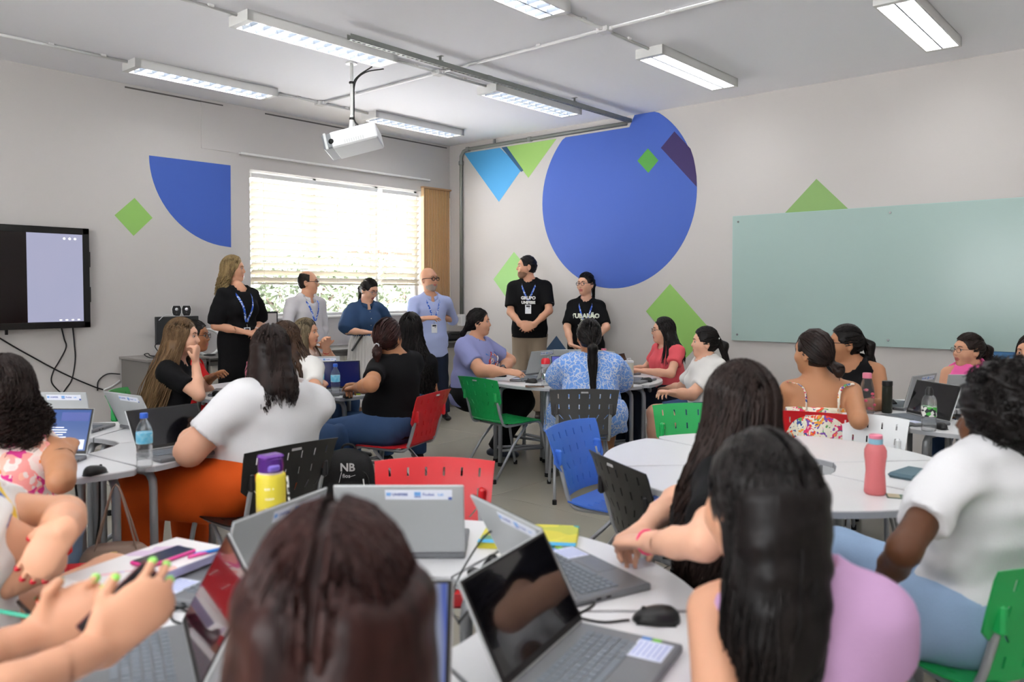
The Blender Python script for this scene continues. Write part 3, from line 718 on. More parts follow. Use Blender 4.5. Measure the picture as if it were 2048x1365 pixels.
def field(prims,lo,hi,vox,subs=(),cuts=(),noise=None):
    ax=[np.arange(lo[i],hi[i]+vox,vox) for i in range(3)]
    D=np.full([len(a) for a in ax],.3)
    def sl(p,m):
        r=[]
        for i in range(3):
            a=int(np.searchsorted(ax[i],p.lo[i]-m)); b=int(np.searchsorted(ax[i],p.hi[i]+m))
            if b-a<1: return None
            r.append(slice(a,b))
        return tuple(r)
    def pts(s): return np.stack(np.meshgrid(ax[0][s[0]],ax[1][s[1]],ax[2][s[2]],indexing='ij'),-1)
    for p in prims:
        s=sl(p,p.k+2.5*vox)
        if s is None: continue
        D[s]=smin(D[s],p(pts(s)),p.k)
    P=None
    if noise:
        P=pts((slice(None),)*3); near=np.abs(D)<.05; D[near]+=noise(P[near])
    for p in subs:
        s=sl(p,p.k+2.5*vox)
        if s is None: continue
        D[s]=-smin(-D[s],p(pts(s)),p.k)
    if cuts:
        if P is None: P=pts((slice(None),)*3)
        for c,n in cuts: D=np.maximum(D,(P-V3(c))@nrm(n))
    return ax,D
CORN=np.array([(a,b,c) for a in(0,1) for b in(0,1) for c in(0,1)])
EDG=[(i,j) for i in range(8) for j in range(i+1,8) if np.abs(CORN[i]-CORN[j]).sum()==1]
def nets(ax,D):
    S=D<0; nx,ny,nz=D.shape
    cnt=np.zeros((nx-1,ny-1,nz-1),int)
    for a,b,c in CORN: cnt+=S[a:nx-1+a,b:ny-1+b,c:nz-1+c]
    act=(cnt>0)&(cnt<8); I=np.argwhere(act)
    if len(I)==0: return np.zeros((0,3)),np.zeros((0,4),int)
    idx=-np.ones(act.shape,int); idx[act]=np.arange(len(I))
    vals=np.stack([D[I[:,0]+a,I[:,1]+b,I[:,2]+c] for a,b,c in CORN],1)
    pos=np.zeros((len(I),3)); n=np.zeros(len(I))
    for i,j in EDG:
        a,b=vals[:,i],vals[:,j]; m=(a<0)!=(b<0); t=np.where(m,a/np.where(m,a-b,1),0)
        p=CORN[i]+t[:,None]*(CORN[j]-CORN[i]); pos+=p*m[:,None]; n+=m
    pos/=n[:,None]
    st=[a[1]-a[0] for a in ax]; V=np.stack([ax[k][0]+(I[:,k]+pos[:,k])*st[k] for k in range(3)],1)
    F=[]
    for d in range(3):
        e1,e2=(d+1)%3,(d+2)%3
        sh=[slice(None)]*3; s0=list(sh); s1=list(sh); s0[d]=slice(0,-1); s1[d]=slice(1,None)
        for k in(e1,e2): s0[k]=slice(1,-1); s1[k]=slice(1,-1)
        A,B=S[tuple(s0)],S[tuple(s1)]
        for flag in(0,1):
            m=(A&~B) if flag==0 else (~A&B); J=np.argwhere(m)
            if len(J)==0: continue
            J[:,e1]+=1; J[:,e2]+=1
            q=[]
            for o1,o2 in((-1,-1),(0,-1),(0,0),(-1,0)):
                K=J.copy(); K[:,e1]+=o1; K[:,e2]+=o2; q.append(idx[K[:,0],K[:,1],K[:,2]])
            q=np.stack(q if flag==0 else q[::-1],1); F.append(q)
    F=np.concatenate(F); F=F[(F>=0).all(1)]
    return V,F
def np_mesh(name,V,F,mats,mi=None,smooth=True):
    me=bpy.data.meshes.new(name); k=F.shape[1]
    me.vertices.add(len(V)); me.vertices.foreach_set('co',np.asarray(V,np.float32).ravel())
    me.loops.add(F.size); me.loops.foreach_set('vertex_index',F.astype(np.int32).ravel())
    me.polygons.add(len(F)); me.polygons.foreach_set('loop_start',np.arange(0,F.size,k,dtype=np.int32)); me.polygons.foreach_set('loop_total',np.full(len(F),k,np.int32))
    for m in mats: me.materials.append(m)
    if mi is not None: me.polygons.foreach_set('material_index',np.asarray(mi,np.int32))
    me.polygons.foreach_set('use_smooth',np.full(len(F),smooth)); me.update(calc_edges=True); return me
def bounds(prims,m=.03):
    return np.min([p.lo for p in prims],0)-m, np.max([p.hi for p in prims],0)+m
def sdf_obj(name,prims,vox,m,parent,subs=(),cuts=(),noise=None):
    lo,hi=bounds(prims); V,F=nets(*field(prims,lo,hi,vox,subs,cuts,noise))
    return obj(name,np_mesh(name,V,F,[m]),parent)
def folds(amp,sc=1.,seed=0):
    r=np.random.RandomState(seed); K=r.normal(0,1,(5,3))*np.array([14,14,26])*sc; ph=r.uniform(0,6.3,5)
    def f(P):
        w=np.zeros(P.shape[:-1])
        for k in range(5): w+=np.sin(P@K[k]+ph[k]+1.7*np.sin(P@K[(k+1)%5]*.5+ph[k-1]))
        q=np.abs(np.sin((P@K[0])*.35+1.5*np.sin(P@K[1]*.25+ph[1])))**6; return -amp*np.abs(w/2.2)**1.2*np.sign(w)*.8-amp*.9*q
    return f
def strands(paths,rad,n=3,name='hair',mats=(),V0=None,F0=None,taper=.35):
    """paths (N,T,3) -> tubes merged in one mesh (with optional base volume)"""
    P=np.asarray(paths,float); N,T_,_=P.shape
    tg=np.gradient(P,axis=1); tg/=np.maximum(np.linalg.norm(tg,axis=-1,keepdims=True),1e-9)
    ref=np.where(np.abs(tg[...,2:3])<.85,np.array([0,0,1.]),np.array([1.,0,0])); x=np.cross(tg,ref); x/=np.maximum(np.linalg.norm(x,axis=-1,keepdims=True),1e-9); y=np.cross(tg,x)
    t=np.linspace(0,1,T_); rr=rad*(1-(1-taper)*t**3)
    rr=rr[None,:,None,None] if np.ndim(rad)==0 else rr
    an=np.arange(n)*2*math.pi/n
    V=P[:,:,None,:]+rr*(x[:,:,None,:]*np.cos(an)[None,None,:,None]+y[:,:,None,:]*np.sin(an)[None,None,:,None])
    base=np.arange(N)[:,None,None]*T_*n+np.arange(T_-1)[None,:,None]*n; k=np.arange(n)[None,None,:]
    F=np.stack([base+k,base+(k+1)%n,base+n+(k+1)%n,base+n+k],-1).reshape(-1,4); V=V.reshape(-1,3)
    if V0 is not None: F=np.concatenate([F0,F+len(V0)]); V=np.concatenate([V0,V])
    return V,F
SKINS={'fair':'d9a78c','light':'cf9a7c','tan':'b98562','olive':'b07c5a','brown':'94603f','dark':'5c3a26'}
def skin(k): return mat('skin_'+k,SKINS[k],.5,spec=.35,var=.05,vscale=9,sss=.08)
def lipm(k): return mat('lips_'+k,{'dark':'6b3a34','brown':'9a5448'}.get(k,'b3645c'),.4)
M_eyew=mat('eye_white','b5aca6',.3); M_iris=mat('iris_dark','2a1c14',.15)
HAIRS={'black':('0c0a0a','1f1a19'),'dark':('15100f','2e211d'),'brown':('2a1c15','4d3626'),'lbrown':('44311f','7a5f42'),'blonde':('6b5638','a88f62'),'highlight':('3a3028','8f8064'),'darkred':('1b0e0d','3a1f1b')}
def hairm(k):
    a,b=HAIRS[k]; return ramp_mat('hair_'+k,'noise',30,[(.3,a),(.75,b)],.42,(1,1,.15),4,bump=.3,spec=.18)
def hairm2(k):
    a,b=HAIRS[k]; a=mixc(a,b,.7); b=mixc(b,'ffffff',.03); return ramp_mat('hairlight_'+k,'noise',30,[(.3,a),(.75,b)],.4,(1,1,.15),3,spec=.25)
def mixc(a,b,t): return ''.join('%02x'%int(int(a[i:i+2],16)*(1-t)+int(b[i:i+2],16)*t) for i in(0,2,4))
def ray_reach(P0,px,py,L,near):
    """point on the view ray of pixel at distance L from P0"""
    X,h,z=ray(px,py); o=np.array([0,0,CH]); d=nrm(V3(W(X,h,0))+np.array([0,0,z])); m=P0-o; t0=m@d; dd=np.sum((m-d*t0)**2); 
    if dd>=L*L: 
        c=o+d*t0; return P0+nrm(c-P0)*L
    s=math.sqrt(L*L-dd); return o+d*(t0-s if near else t0+s)
def hand_prims(w,dr,nrm_,side,curl,S):
    dr=nrm(dr); n=nrm_-dr*(nrm_@dr); n=nrm(n); lat=np.cross(-n,dr)*(1 if side>0 else -1); s=S
    pr=[Cone(w,w+dr*.085*s,.030*s,.040*s,n,.42,k=.012),Cone(w+dr*.04*s+lat*.02*s,w+dr*.085*s,.028*s,.03*s,n,.4,k=.012)]
    for i,L in enumerate((.070,.078,.072,.056)):
        b=w+dr*(.088-.006*abs(i-1))*s+lat*(.031-.0205*i)*s; a=0; p=b; r=.0088*s
        for j,f in enumerate((.45,.32,.23)):
            a+=curl*(.45,.75,.55)[j]+.08*i*curl; d=dr*math.cos(a)+n*math.sin(a)+lat*(.10-.07*i)*(1-curl*.5); q=p+nrm(d)*L*f*s
            pr.append(Cone(p,q,r,r*.9,k=.004)); p=q; r*=.9
    b=w+dr*.025*s+lat*.025*s; d=nrm(dr*.65+lat*.7+n*.35); m=b+d*.045*s; d2=nrm(dr*.85+lat*(.4-.4*curl)+n*(.3+.3*curl))
    pr+= [Cone(b,m,.016*s,.0115*s,k=.01),Cone(m,m+d2*.034*s,.011*s,.009*s,k=.004)]
    tips=[pr[k].b for k in(4,7,10,13,15)]
    return pr,tips,n,lat
PEOPLE={}
def person(label,head,sh=None,pel=None,face=90,body=90,hip=None,S=1.0,H=None,g=1.0,female=True,skin_='light',pitch=0,roll=0,
           top=None,bottom=None,hair=None,arms=(None,None),legs='sit',shoes='1a1a1c',vox=.0130,hv=.0078,feet=None,standing=False,extras=None,bust=1.0,beard=None,knees=None,handv=None,sleeve_r=0,armr=1.0,nostr=False,lean=0.06,neck_back=.0):
    H=H or S
    px,pyt,v=head; topw=V3(at(px,pyt,v)); hc=topw-np.array([0,0,.118*H]) 
    up0=np.array([0,0,1.])
    def dirv(a): a=ang(a); return np.array([math.cos(a),math.sin(a),0])
    bf=dirv(body); hf0=dirv(face)
    if sh is None: C=hc-up0*.215*S-hf0*.012*S - bf*.02*S
    else: C=V3(at(*sh))
    hipa=hip if hip is not None else body; pf=dirv(hipa)
    if pel is None:
        if standing: P=np.array([C[0],C[1],C[2]-.50*S])+bf*.0
        else: P=np.array([C[0],C[1],0])-bf*lean*S; P[2]=.56
    else: P=V3(W(*pel)) if len(pel)==3 else None
    org=np.array([P[0],P[1],0.])
    hc=hc-org; C=C-org; P=P-org; topw=topw-org; OFF=org
    a=nrm(C-P); T=np.linalg.norm(C-P)
    bl=np.cross(up0,bf); bf_=nrm(bf-a*(bf@a)); bl=np.cross(a,bf_); pl=np.cross(up0,pf)
    # ---- torso
    sw=(.150 if female else .180)*S*(1+.12*(g-1)*1.5); 
    def tp(t,f=0,l=0): return P+a*T*t+bf_*f+bl*l
    w=g**.9; dpt=g**1.1
    AX=(bl,bf_,a)
    torso=[Ell(P+up0*.0,(pl,pf,up0),(.165*S*w,.125*S*dpt,.13*S),.05),
        Ell(tp(.30),AX,(.145*S*w,.112*S*dpt,.15*S),.06),
        Ell(tp(.66),AX,(.148*S*(w*.5+.5),.110*S*(dpt*.6+.4),.175*S),.05),
        Cone(tp(.875,-.01*S,sw*.74),tp(.90,-.01*S,0),.047*S*(g*.4+.6),.052*S*(g*.4+.6),k=.04),Cone(tp(.875,-.01*S,-sw*.74),tp(.90,-.01*S,0),.047*S*(g*.4+.6),.052*S*(g*.4+.6),k=.04),
        Cone(C+up0*.02,tp(.90,-.012*S,sw*.6),.040*S,.03*S,k=.03),Cone(C+up0*.02,tp(.90,-.012*S,-sw*.6),.040*S,.03*S,k=.03)]
    if g>1.12: torso.append(Ell(tp(.22,.05*S*(g-1)*3),AX,(.14*S*w,.11*S*dpt,.13*S),.05))
    if female:
        for s in(-1,1): torso.append(Ell(tp(.62,.085*S*(dpt*.6+.4),s*.068*S),AX,(.062*S*bust,.055*S*bust,.062*S*bust),.04))
    # ---- head
    cp,sp_=math.cos(R(pitch)),math.sin(R(pitch)); hf=hf0*cp+up0*sp_; hu=up0*cp-hf0*sp_; hl=np.cross(hu,hf)
    if roll: hu=nrm(hu+hl*math.sin(R(roll))); hl=np.cross(hu,hf)
    h=H
    def hp(f,l,u): return hc+hf*f*h+hl*l*h+hu*u*h
    HX=(hf,hl,hu); fem=.94 if female else 1.
    headp=[Ell(hp(-.008,0,.012),HX,(.098*h,.079*h,.106*h),.01),
        Ell(hp(.030,0,-.048),HX,(.066*h,.062*h*fem,.070*h),.03),
        Ell(hp(.062,0,-.098),HX,(.026*h,.028*h*fem,.020*h),.03),
        Cone(hp(.066,.03,.028),hp(.066,-.03,.028),.022*h,.022*h,k=.02),
        Cone(hp(.087,0,.012),hp(.1035 if female else .107,0,-.028),.007*h,.0110*h,k=.012),
        Cone(hp(.096,.010,-.032),hp(.096,-.010,-.032),.0078*h,.0078*h,k=.006),
        Ell(hp(.055,.042,-.030),HX,(.03*h,.024*h,.026*h),.03),Ell(hp(.055,-.042,-.030),HX,(.03*h,.024*h,.026*h),.03),
        Cone(hp(.089,.016,-.062),hp(.089,-.016,-.062),.0085*h,.0085*h,k=.008),Cone(hp(.086,.012,-.072),hp(.086,-.012,-.072),.009*h,.009*h,k=.006)]
    for s in(-1,1):
        headp+= [Ell(hp(-.006,s*.079,-.012),(nrm(hf+hl*s*.35),hl,hu),(.019*h,.009*h,.032*h),.008),Ell(hp(-.004,s*.078,-.036),HX,(.010*h,.008*h,.012*h),.006)]
    subs=[Ell(hp(.098,s*.031,.004),HX,(.018*h,.021*h,.013*h),.014) for s in(-1,1)]+[Ell(hp(.0,s*.088,-.012),HX,(.010*h,.006*h,.02*h),.004) for s in(-1,1)]+[Cone(hp(.101,.018,-.067),hp(.101,-.018,-.067),.0018*h,.0018*h,k=.004)]
    neck=[Cone(C-a*.03*S-bf*.01*S,hp(-.015,0,-.075),.056*S*(fem if g<1.15 else 1.05),.052*h*fem,k=.03)]
    # ---- arms
    UA,FA=.275*S,.245*S
    sj=[tp(.865,-.01*S,s*sw) for s in(1,-1)]     # left, right
    arm_pr=[];hands=[];A=[]
    for i,s in((0,1),(1,-1)):
        sp=arms[i] or {}
        J=sj[i]
        if 'e' in sp:
            e=sp['e']; E_=ray_reach(J+OFF,e[0],e[1],UA,e[2]=='n')-OFF if isinstance(e[2],str) else V3(at(*e))-OFF
            if not isinstance(e[2],str): E_=J+nrm(E_-J)*UA
        else: E_=J+nrm(-up0*1.0+bf*(.35 if not standing else .08)+bl*s*.18)*UA
        if 'w' in sp:
            e=sp['w']; Wp=ray_reach(E_+OFF,e[0],e[1],FA,e[2]=='n')-OFF if isinstance(e[2],str) else V3(at(*e))-OFF
            if not isinstance(e[2],str): Wp=E_+nrm(Wp-E_)*min(FA*1.12,max(FA*.6,np.linalg.norm(Wp-E_)))
        else: Wp=E_+nrm(bf*1.0-bl*s*.45+up0*(-.05 if not standing else .1))*FA
        q=armr*(g*.55+.45)
        arm_pr+= [Cone(J,E_,.046*S*q,.038*S*q,k=.03),Cone(E_,E_+(Wp-E_)*.45,.039*S*q,.036*S*q,k=.02),Cone(E_+(Wp-E_)*.45,Wp,.036*S*q,.025*S,k=.02)]
        dr=V3(sp['hd']) if 'hd' in sp else (Wp-E_)
        if 'hdw' in sp: dr=V3(W(*sp['hdw']))
        pn=V3(W(*sp['pn'])) if 'pn' in sp else (-up0*.9-bl*s*.4)
        hpr,tips,n_,lat=hand_prims(Wp,dr,pn,-s,sp.get('curl',.6),S*(1. if not female else .93))
        hands.append((hpr,tips,Wp,n_)); A.append((J,E_,Wp,q))
    # ---- legs
    leg_pr=[];L=[]
    TL,SL=.42*S,.42*S
    for i,s in((0,1),(1,-1)):
        hj=P+pl*s*.088*S*w-up0*.01
        if standing:
            f=feet[i] if feet else None
            an=np.array([hj[0],hj[1],.085])+pl*s*.02+pf*(f[0] if f else 0); kn=(hj+an)/2+pf*.03; TLn=1
        else:
            kd=dirv(knees[i][0]) if knees else nrm(pf+pl*s*.12); kz=knees[i][1] if knees and len(knees[i])>1 else .50
            kn=hj+kd*TL; kn[2]=kz; fb=knees[i][2] if knees and len(knees[i])>2 else .0
            an=kn+kd*fb; an[2]=max(.08,kz-SL*1.0); 
            if knees and len(knees[i])>3: an[2]=knees[i][3]
            an[2]=.085 if not(knees and len(knees[i])>3) else an[2]
        wq=(g*.6+.4)
        toe=an+nrm((kn-hj)*np.array([1,1,0])+pf*.3)*.15*S if not standing else an+pf*.15*S
        toe[2]=an[2]-.045
        leg_pr+= [Cone(hj,kn,.086*S*wq,.056*S*wq,k=.04),Cone(kn,kn+(an-kn)*.35,.056*S*wq,.053*S*wq,k=.03),Cone(kn+(an-kn)*.35,an,.053*S*wq,.034*S,k=.03),
            Cone(an-up0*.035-nrm(toe-an)*.03,toe,.036*S,.030*S,up0,.75,k=.02)]
        L.append((hj,kn,an,toe))
    root=empty('person',org,0,label,'person','people in the classroom')
    sk=skin(skin_)
    # body mesh: coarse body + fine head + fine hands
    allp=torso+neck+headp+arm_pr+leg_pr+[p for hnd in hands for p in hnd[0][:2]]
    boxes=[]
    hlo,hhi=bounds(headp,.02)
    boxes.append((hlo,hhi,hv))
    for hnd in hands:
        lo,hi=bounds(hnd[0],.022); boxes.append((lo,hi,handv or .0066))
    Vs,Fs=[],[];o=0
    lo,hi=bounds(allp)
    ax,D=field(allp,lo,hi,vox*1.3,subs)
    for (bl_,bh,_) in boxes:     # hollow out the refined boxes
        m=[ (ax[i]>bl_[i]+.019)&(ax[i]<bh[i]-.019) for i in range(3)]
        D[np.ix_(*m)]=np.maximum(D[np.ix_(*m)],.004)
    V,F=nets(ax,D); Vs.append(V);Fs.append(F);o+=len(V)
    for j,(bl_,bh,vx) in enumerate(boxes):
        pr=allp if j==0 else allp+hands[j-1][0]
        V,F=nets(*field(pr,bl_,bh,vx,subs)); Fs.append(F+o);Vs.append(V);o+=len(V)
    V=np.concatenate(Vs);F=np.concatenate(Fs)
    cen=V[F].mean(1); q=(cen-hc)@np.array([hf,hl,hu]).T/h
    mi=((q[:,0]>.086)&(np.abs(q[:,1])<.024-.25*np.abs(q[:,2]+.067))&(np.abs(q[:,2]+.067)<.0125)).astype(int)
    # eyes
    eb=MB()
    for s in(-1,1):
        c=hp(.0772,s*.031,.002); eb.sphere(c,.0108*h,8,2); ic_=c+hf*.0058*h; eb.sphere(ic_,.0066*h,8,3)
    body_me=np_mesh('body',V,F,[sk,lipm(skin_),M_eyew,M_iris],mi)
    bo=obj('body',body_me,root)
    eo=MB(); eo.v,eo.f,eo.m=eb.v,eb.f,[x-2 for x in eb.m]; eo.build('eyes',[M_eyew,M_iris],root,smooth=True)
    hm=hairm(hair['col']) if hair else None
    mb=MB()
    bm_=hm or mat('brow_grey','6d5a4c',.8)
    for s in(-1,1): mb.tube([hp(.094-.012*t,s*(.014+.034*t),.022+.006*math.sin(t*3)) for t in(0,.33,.66,1)],[.0028*h,.0036*h,.003*h,.0015*h],5)
    mb.build('eyebrows',bm_,root,smooth=True)
    ctx=dict(root=root,hc=hc,hp=hp,hf=hf,hl=hl,hu=hu,h=h,S=S,C=C,P=P,a=a,T=T,bf=bf_,bl=bl,tp=tp,torso=torso,A=A,L=L,arm=arm_pr,neck=neck,g=g,up0=up0,pf=pf,pl=pl,org=org,sw=sw,hands=hands,skin=sk,vox=vox,headp=headp)
    # ---- clothes
    if top: make_top(ctx,**top)
    if bottom: make_bottom(ctx,**bottom)
    if shoes:
        pr=[]
        for hj,kn,an,toe in L:
            pr.append((an,toe))
        for an,toe in pr:
            d=nrm(toe-an); q=[Cone(an-up0*.035-d*.035,toe+d*.01,.043*S,.037*S,up0,.72,k=.02),Cone(an-up0*.01,an+up0*.01,.040*S,.040*S,k=.02)]
            sdf_obj('shoe',q,.013,mat('shoe_'+shoes,shoes,.4),root,cuts=[(an+up0*.02,up0),(np.array([0,0,an[2]-.08]),-up0)])
    if hair: make_hair(ctx,**hair)
    if beard: make_beard(ctx,**beard)
    if extras: extras(ctx)
    return ctx
def make_top(c,m,sl=.55,hem=-.02,neck=.072,v=0,inf=.014,fold=.004,seed=0,puff=0,name='shirt',straps=False,back=None,tank=False,neckc=0,strapw=.03,hemout=0):
    S,a,T,tp=c['S'],c['a'],c['T'],c['tp']; P,C,bf,bl,up0=c['P'],c['C'],c['bf'],c['bl'],c['up0']
    pr=[p.grow(inf,.05) for p in c['torso']]
    pr.append(Cone(P+a*(hem+.05)*1.0,P+a*.2*T,.13*S*c['g'],.12*S*c['g'],bf,.8,k=.05))
    cuts=[(P+a*hem,-a)]
    if hemout:
        pr.append(Cone(P+a*(hem-.04),P+a*.12,.188*S*c['g']**.9,.165*S*c['g']**.9,c['pf'],.78,k=.05))
    if sl>0:
        for (J,E,Wp,q) in (c['A'] if tank!='L' else c['A'][1:]):
            r=.046*S*q+inf*.9+puff*.3
            if sl<=1:
                d=nrm(E-J); e=J+(E-J)*sl; r2=(.042*S*q+inf*1.25+puff)
                pr.append(Cone(J-d*.0,e+d*.03,r,r2,k=.05,cut=[(e,d)]))
                if puff: pr.append(Cone(J+(E-J)*.35,J+(E-J)*(sl-.2),r2*1.12,r2*1.2,k=.04))
            else:
                pr.append(Cone(J,E,r,.042*S*q+inf,k=.04)); d=nrm(Wp-E); e=E+(Wp-E)*(sl-1)
                pr.append(Cone(E,e+d*.03,.042*S*q+inf,.034*S*q+inf*.9,k=.03,cut=[(e,d)]))
    nb=C+bf*(.012+neckc)*S
    subs=[Cone(nb-a*.035*S+bf*v*.4,C+a*.2,neck*S,neck*S*1.15,k=.008)]
    if v: subs.append(Cone(nb-a*.02+bf*.03,nb-a*v+bf*.11,neck*S*.8,.012,k=.008))
    if tank:
        for s in((1,) if tank=='L' else (1,-1)): subs.append(Cone(tp(.99,0,s*(c['sw']*1.0)),tp(.72,0,s*(c['sw']*1.12)),.050*S,.040*S,k=.01))
    if straps:   # low round back and front
        subs=[Cone(tp(1.1,0,0)-bf*.2,tp(1.1,0,0)+bf*.25,.5,.5,k=.01)]; subs=[]
        cuts.append((tp(straps if not isinstance(straps,bool) else .66),a))
    sdf_obj(name,pr,c['vox']*.98,m,c['root'],subs,cuts,folds(fold,1,seed))
    if straps:
        for s in(1,-1):
            pts=[]
            for t in np.linspace(0,1,13):
                an=math.pi*t; f=math.cos(an); t0=(straps if not isinstance(straps,bool) else .66)
                base=tp(t0-.05+(1.02-t0)*math.sin(an)**.7,f*.16*S,s*.095*S)
                pts.append(base)
            pts=[project(c,p,.006) for p in pts]
            MB().tube(pts,[strapw/2]*13,6,flat=.2).build('strap',m,c['root'],smooth=True)
def tors_d(c,P,inf=.016):
    d=np.full(P.shape[:-1],.5)
    for p in c['torso']+c['neck']: d=smin(d,p.grow(inf,.05)(P),.05)
    return d
def project(c,p,gap):
    """move p radially from the torso axis onto the clothed surface"""
    p=np.asarray(p,float); ax=c['P']+c['a']*((p-c['P'])@c['a']); d=nrm(p-ax); lo=0;hi=.5
    for _ in range(18):
        m=(lo+hi)/2
        if tors_d(c,(ax+d*m)[None])[0]<gap: lo=m
        else: hi=m
    return ax+d*hi
def front(c,lat,hgt,gap=.006,sign=1):
    """point on the shirt front at lateral lat, height hgt (metres up from pelvis)"""
    o=c['P']+c['a']*hgt+c['bl']*lat; lo=0;hi=.6
    for _ in range(18):
        m=(lo+hi)/2
        if tors_d(c,(o+c['bf']*sign*m)[None])[0]<gap: lo=m
        else: hi=m
    return o+c['bf']*sign*hi
def make_bottom(c,m,kind='trousers',leg=1.0,inf=.013,fold=.004,seed=3,waist=.1,flare=.1,hemz=.3,name=None):
    S=c['S']; up0=c['up0']; P=c['P']; g=c['g']
    pr=[c['torso'][0].grow(inf,.05),Ell(P+up0*.05,(c['pl'],c['pf'],up0),(.155*S*g,.12*S*g,.10*S),.05)]
    cuts=[(P+c['a']*waist*S,c['a'])]
    if kind=='trousers' or kind=='shorts':
        for (hj,kn,an,toe) in c['L']:
            wq=(g*.6+.4)
            if kind=='shorts':
                d=nrm(kn-hj); e=hj+(kn-hj)*leg; pr.append(Cone(hj,e+d*.03,.086*S*wq+inf,.066*S*wq+inf*1.3,k=.05,cut=[(e,d)]))
            else:
                pr+= [Cone(hj,kn,.086*S*wq+inf,.060*S*wq+inf,k=.05)]
                d=nrm(an-kn); e=kn+(an-kn)*leg; pr.append(Cone(kn,e+d*.03,.060*S*wq+inf,.045*S+inf+flare*.1,k=.04,cut=[(e,d)]))
    else:
        if kind=='skirt':
            pr.append(Cone(P+up0*.06,P-up0*(P[2]-hemz-.0),.175*S*g,.175*S*g+flare,c['pf'],.85,k=.06)); cuts.append((np.array([0,0,hemz]),-up0))
        else: # seated skirt draped over both thighs
            for (hj,kn,an,toe) in c['L']:
                pr.append(Cone(hj,kn,.10*S*g,.085*S*g,k=.09)); d=nrm(an-kn); e=kn+(an-kn)*leg; pr.append(Cone(kn,e,.085*S*g,.09*S+flare,k=.09))
            kc=(c['L'][0][1]+c['L'][1][1])/2; pr.append(Cone(P,kc,.11*S*g,.09*S*g,k=.08))
            cuts.append((np.array([0,0,hemz]),-up0))
    if kind=='skirt' and name=='pleated':
        cc_=P
        def nz(Q):
            th=np.arctan2((Q-cc_)@c['pl'],(Q-cc_)@c['pf']); return .006*np.sin(th*34)
        sdf_obj('skirt',pr,.010,m,c['root'],(),cuts,nz); return
    sdf_obj(name or ('skirt' if 'skirt' in kind or kind=='drape' else kind),pr,c['vox']*1.25,m,c['root'],(),cuts,folds(fold,.8,seed))
def make_beard(c,col):
    hp,h=c['hp'],c['h']; HX=(c['hf'],c['hl'],c['hu'])
    pr=[Ell(hp(.032,0,-.060),HX,(.0695*h,.0635*h*(1),.066*h),.02),Ell(hp(.066,0,-.101),HX,(.026*h,.028*h,.024*h),.03)]
    subs=[Ell(hp(.11,0,-.066),HX,(.03*h,.022*h,.008*h),.004)]
    sdf_obj('beard',pr,.006,mat('beard_'+col,col,.9,bump=.8,bscale=160,var=.2,vscale=60),c['root'],subs,[(hp(.06,0,-.047),nrm(c['hu']+c['hf']*.25)),(hp(-.002,0,0),-c['hf'])],folds(.002,6,3))
def slerp_path(c,d0,d1,T_,r=1.04,lift=0):
    d0=d0/np.linalg.norm(d0,axis=1,keepdims=True); d1=d1/np.linalg.norm(d1,axis=1,keepdims=True)
    w=np.arccos(np.clip((d0*d1).sum(1),-.999,.999))[:,None,None]; t=np.linspace(0,1,T_)[None,:,None]
    d=(np.sin((1-t)*w)*d0[:,None]+np.sin(t*w)*d1[:,None])/np.sin(w)
    return d*np.array([.098,.079,.106])*r+np.array([-.008,0,.012])
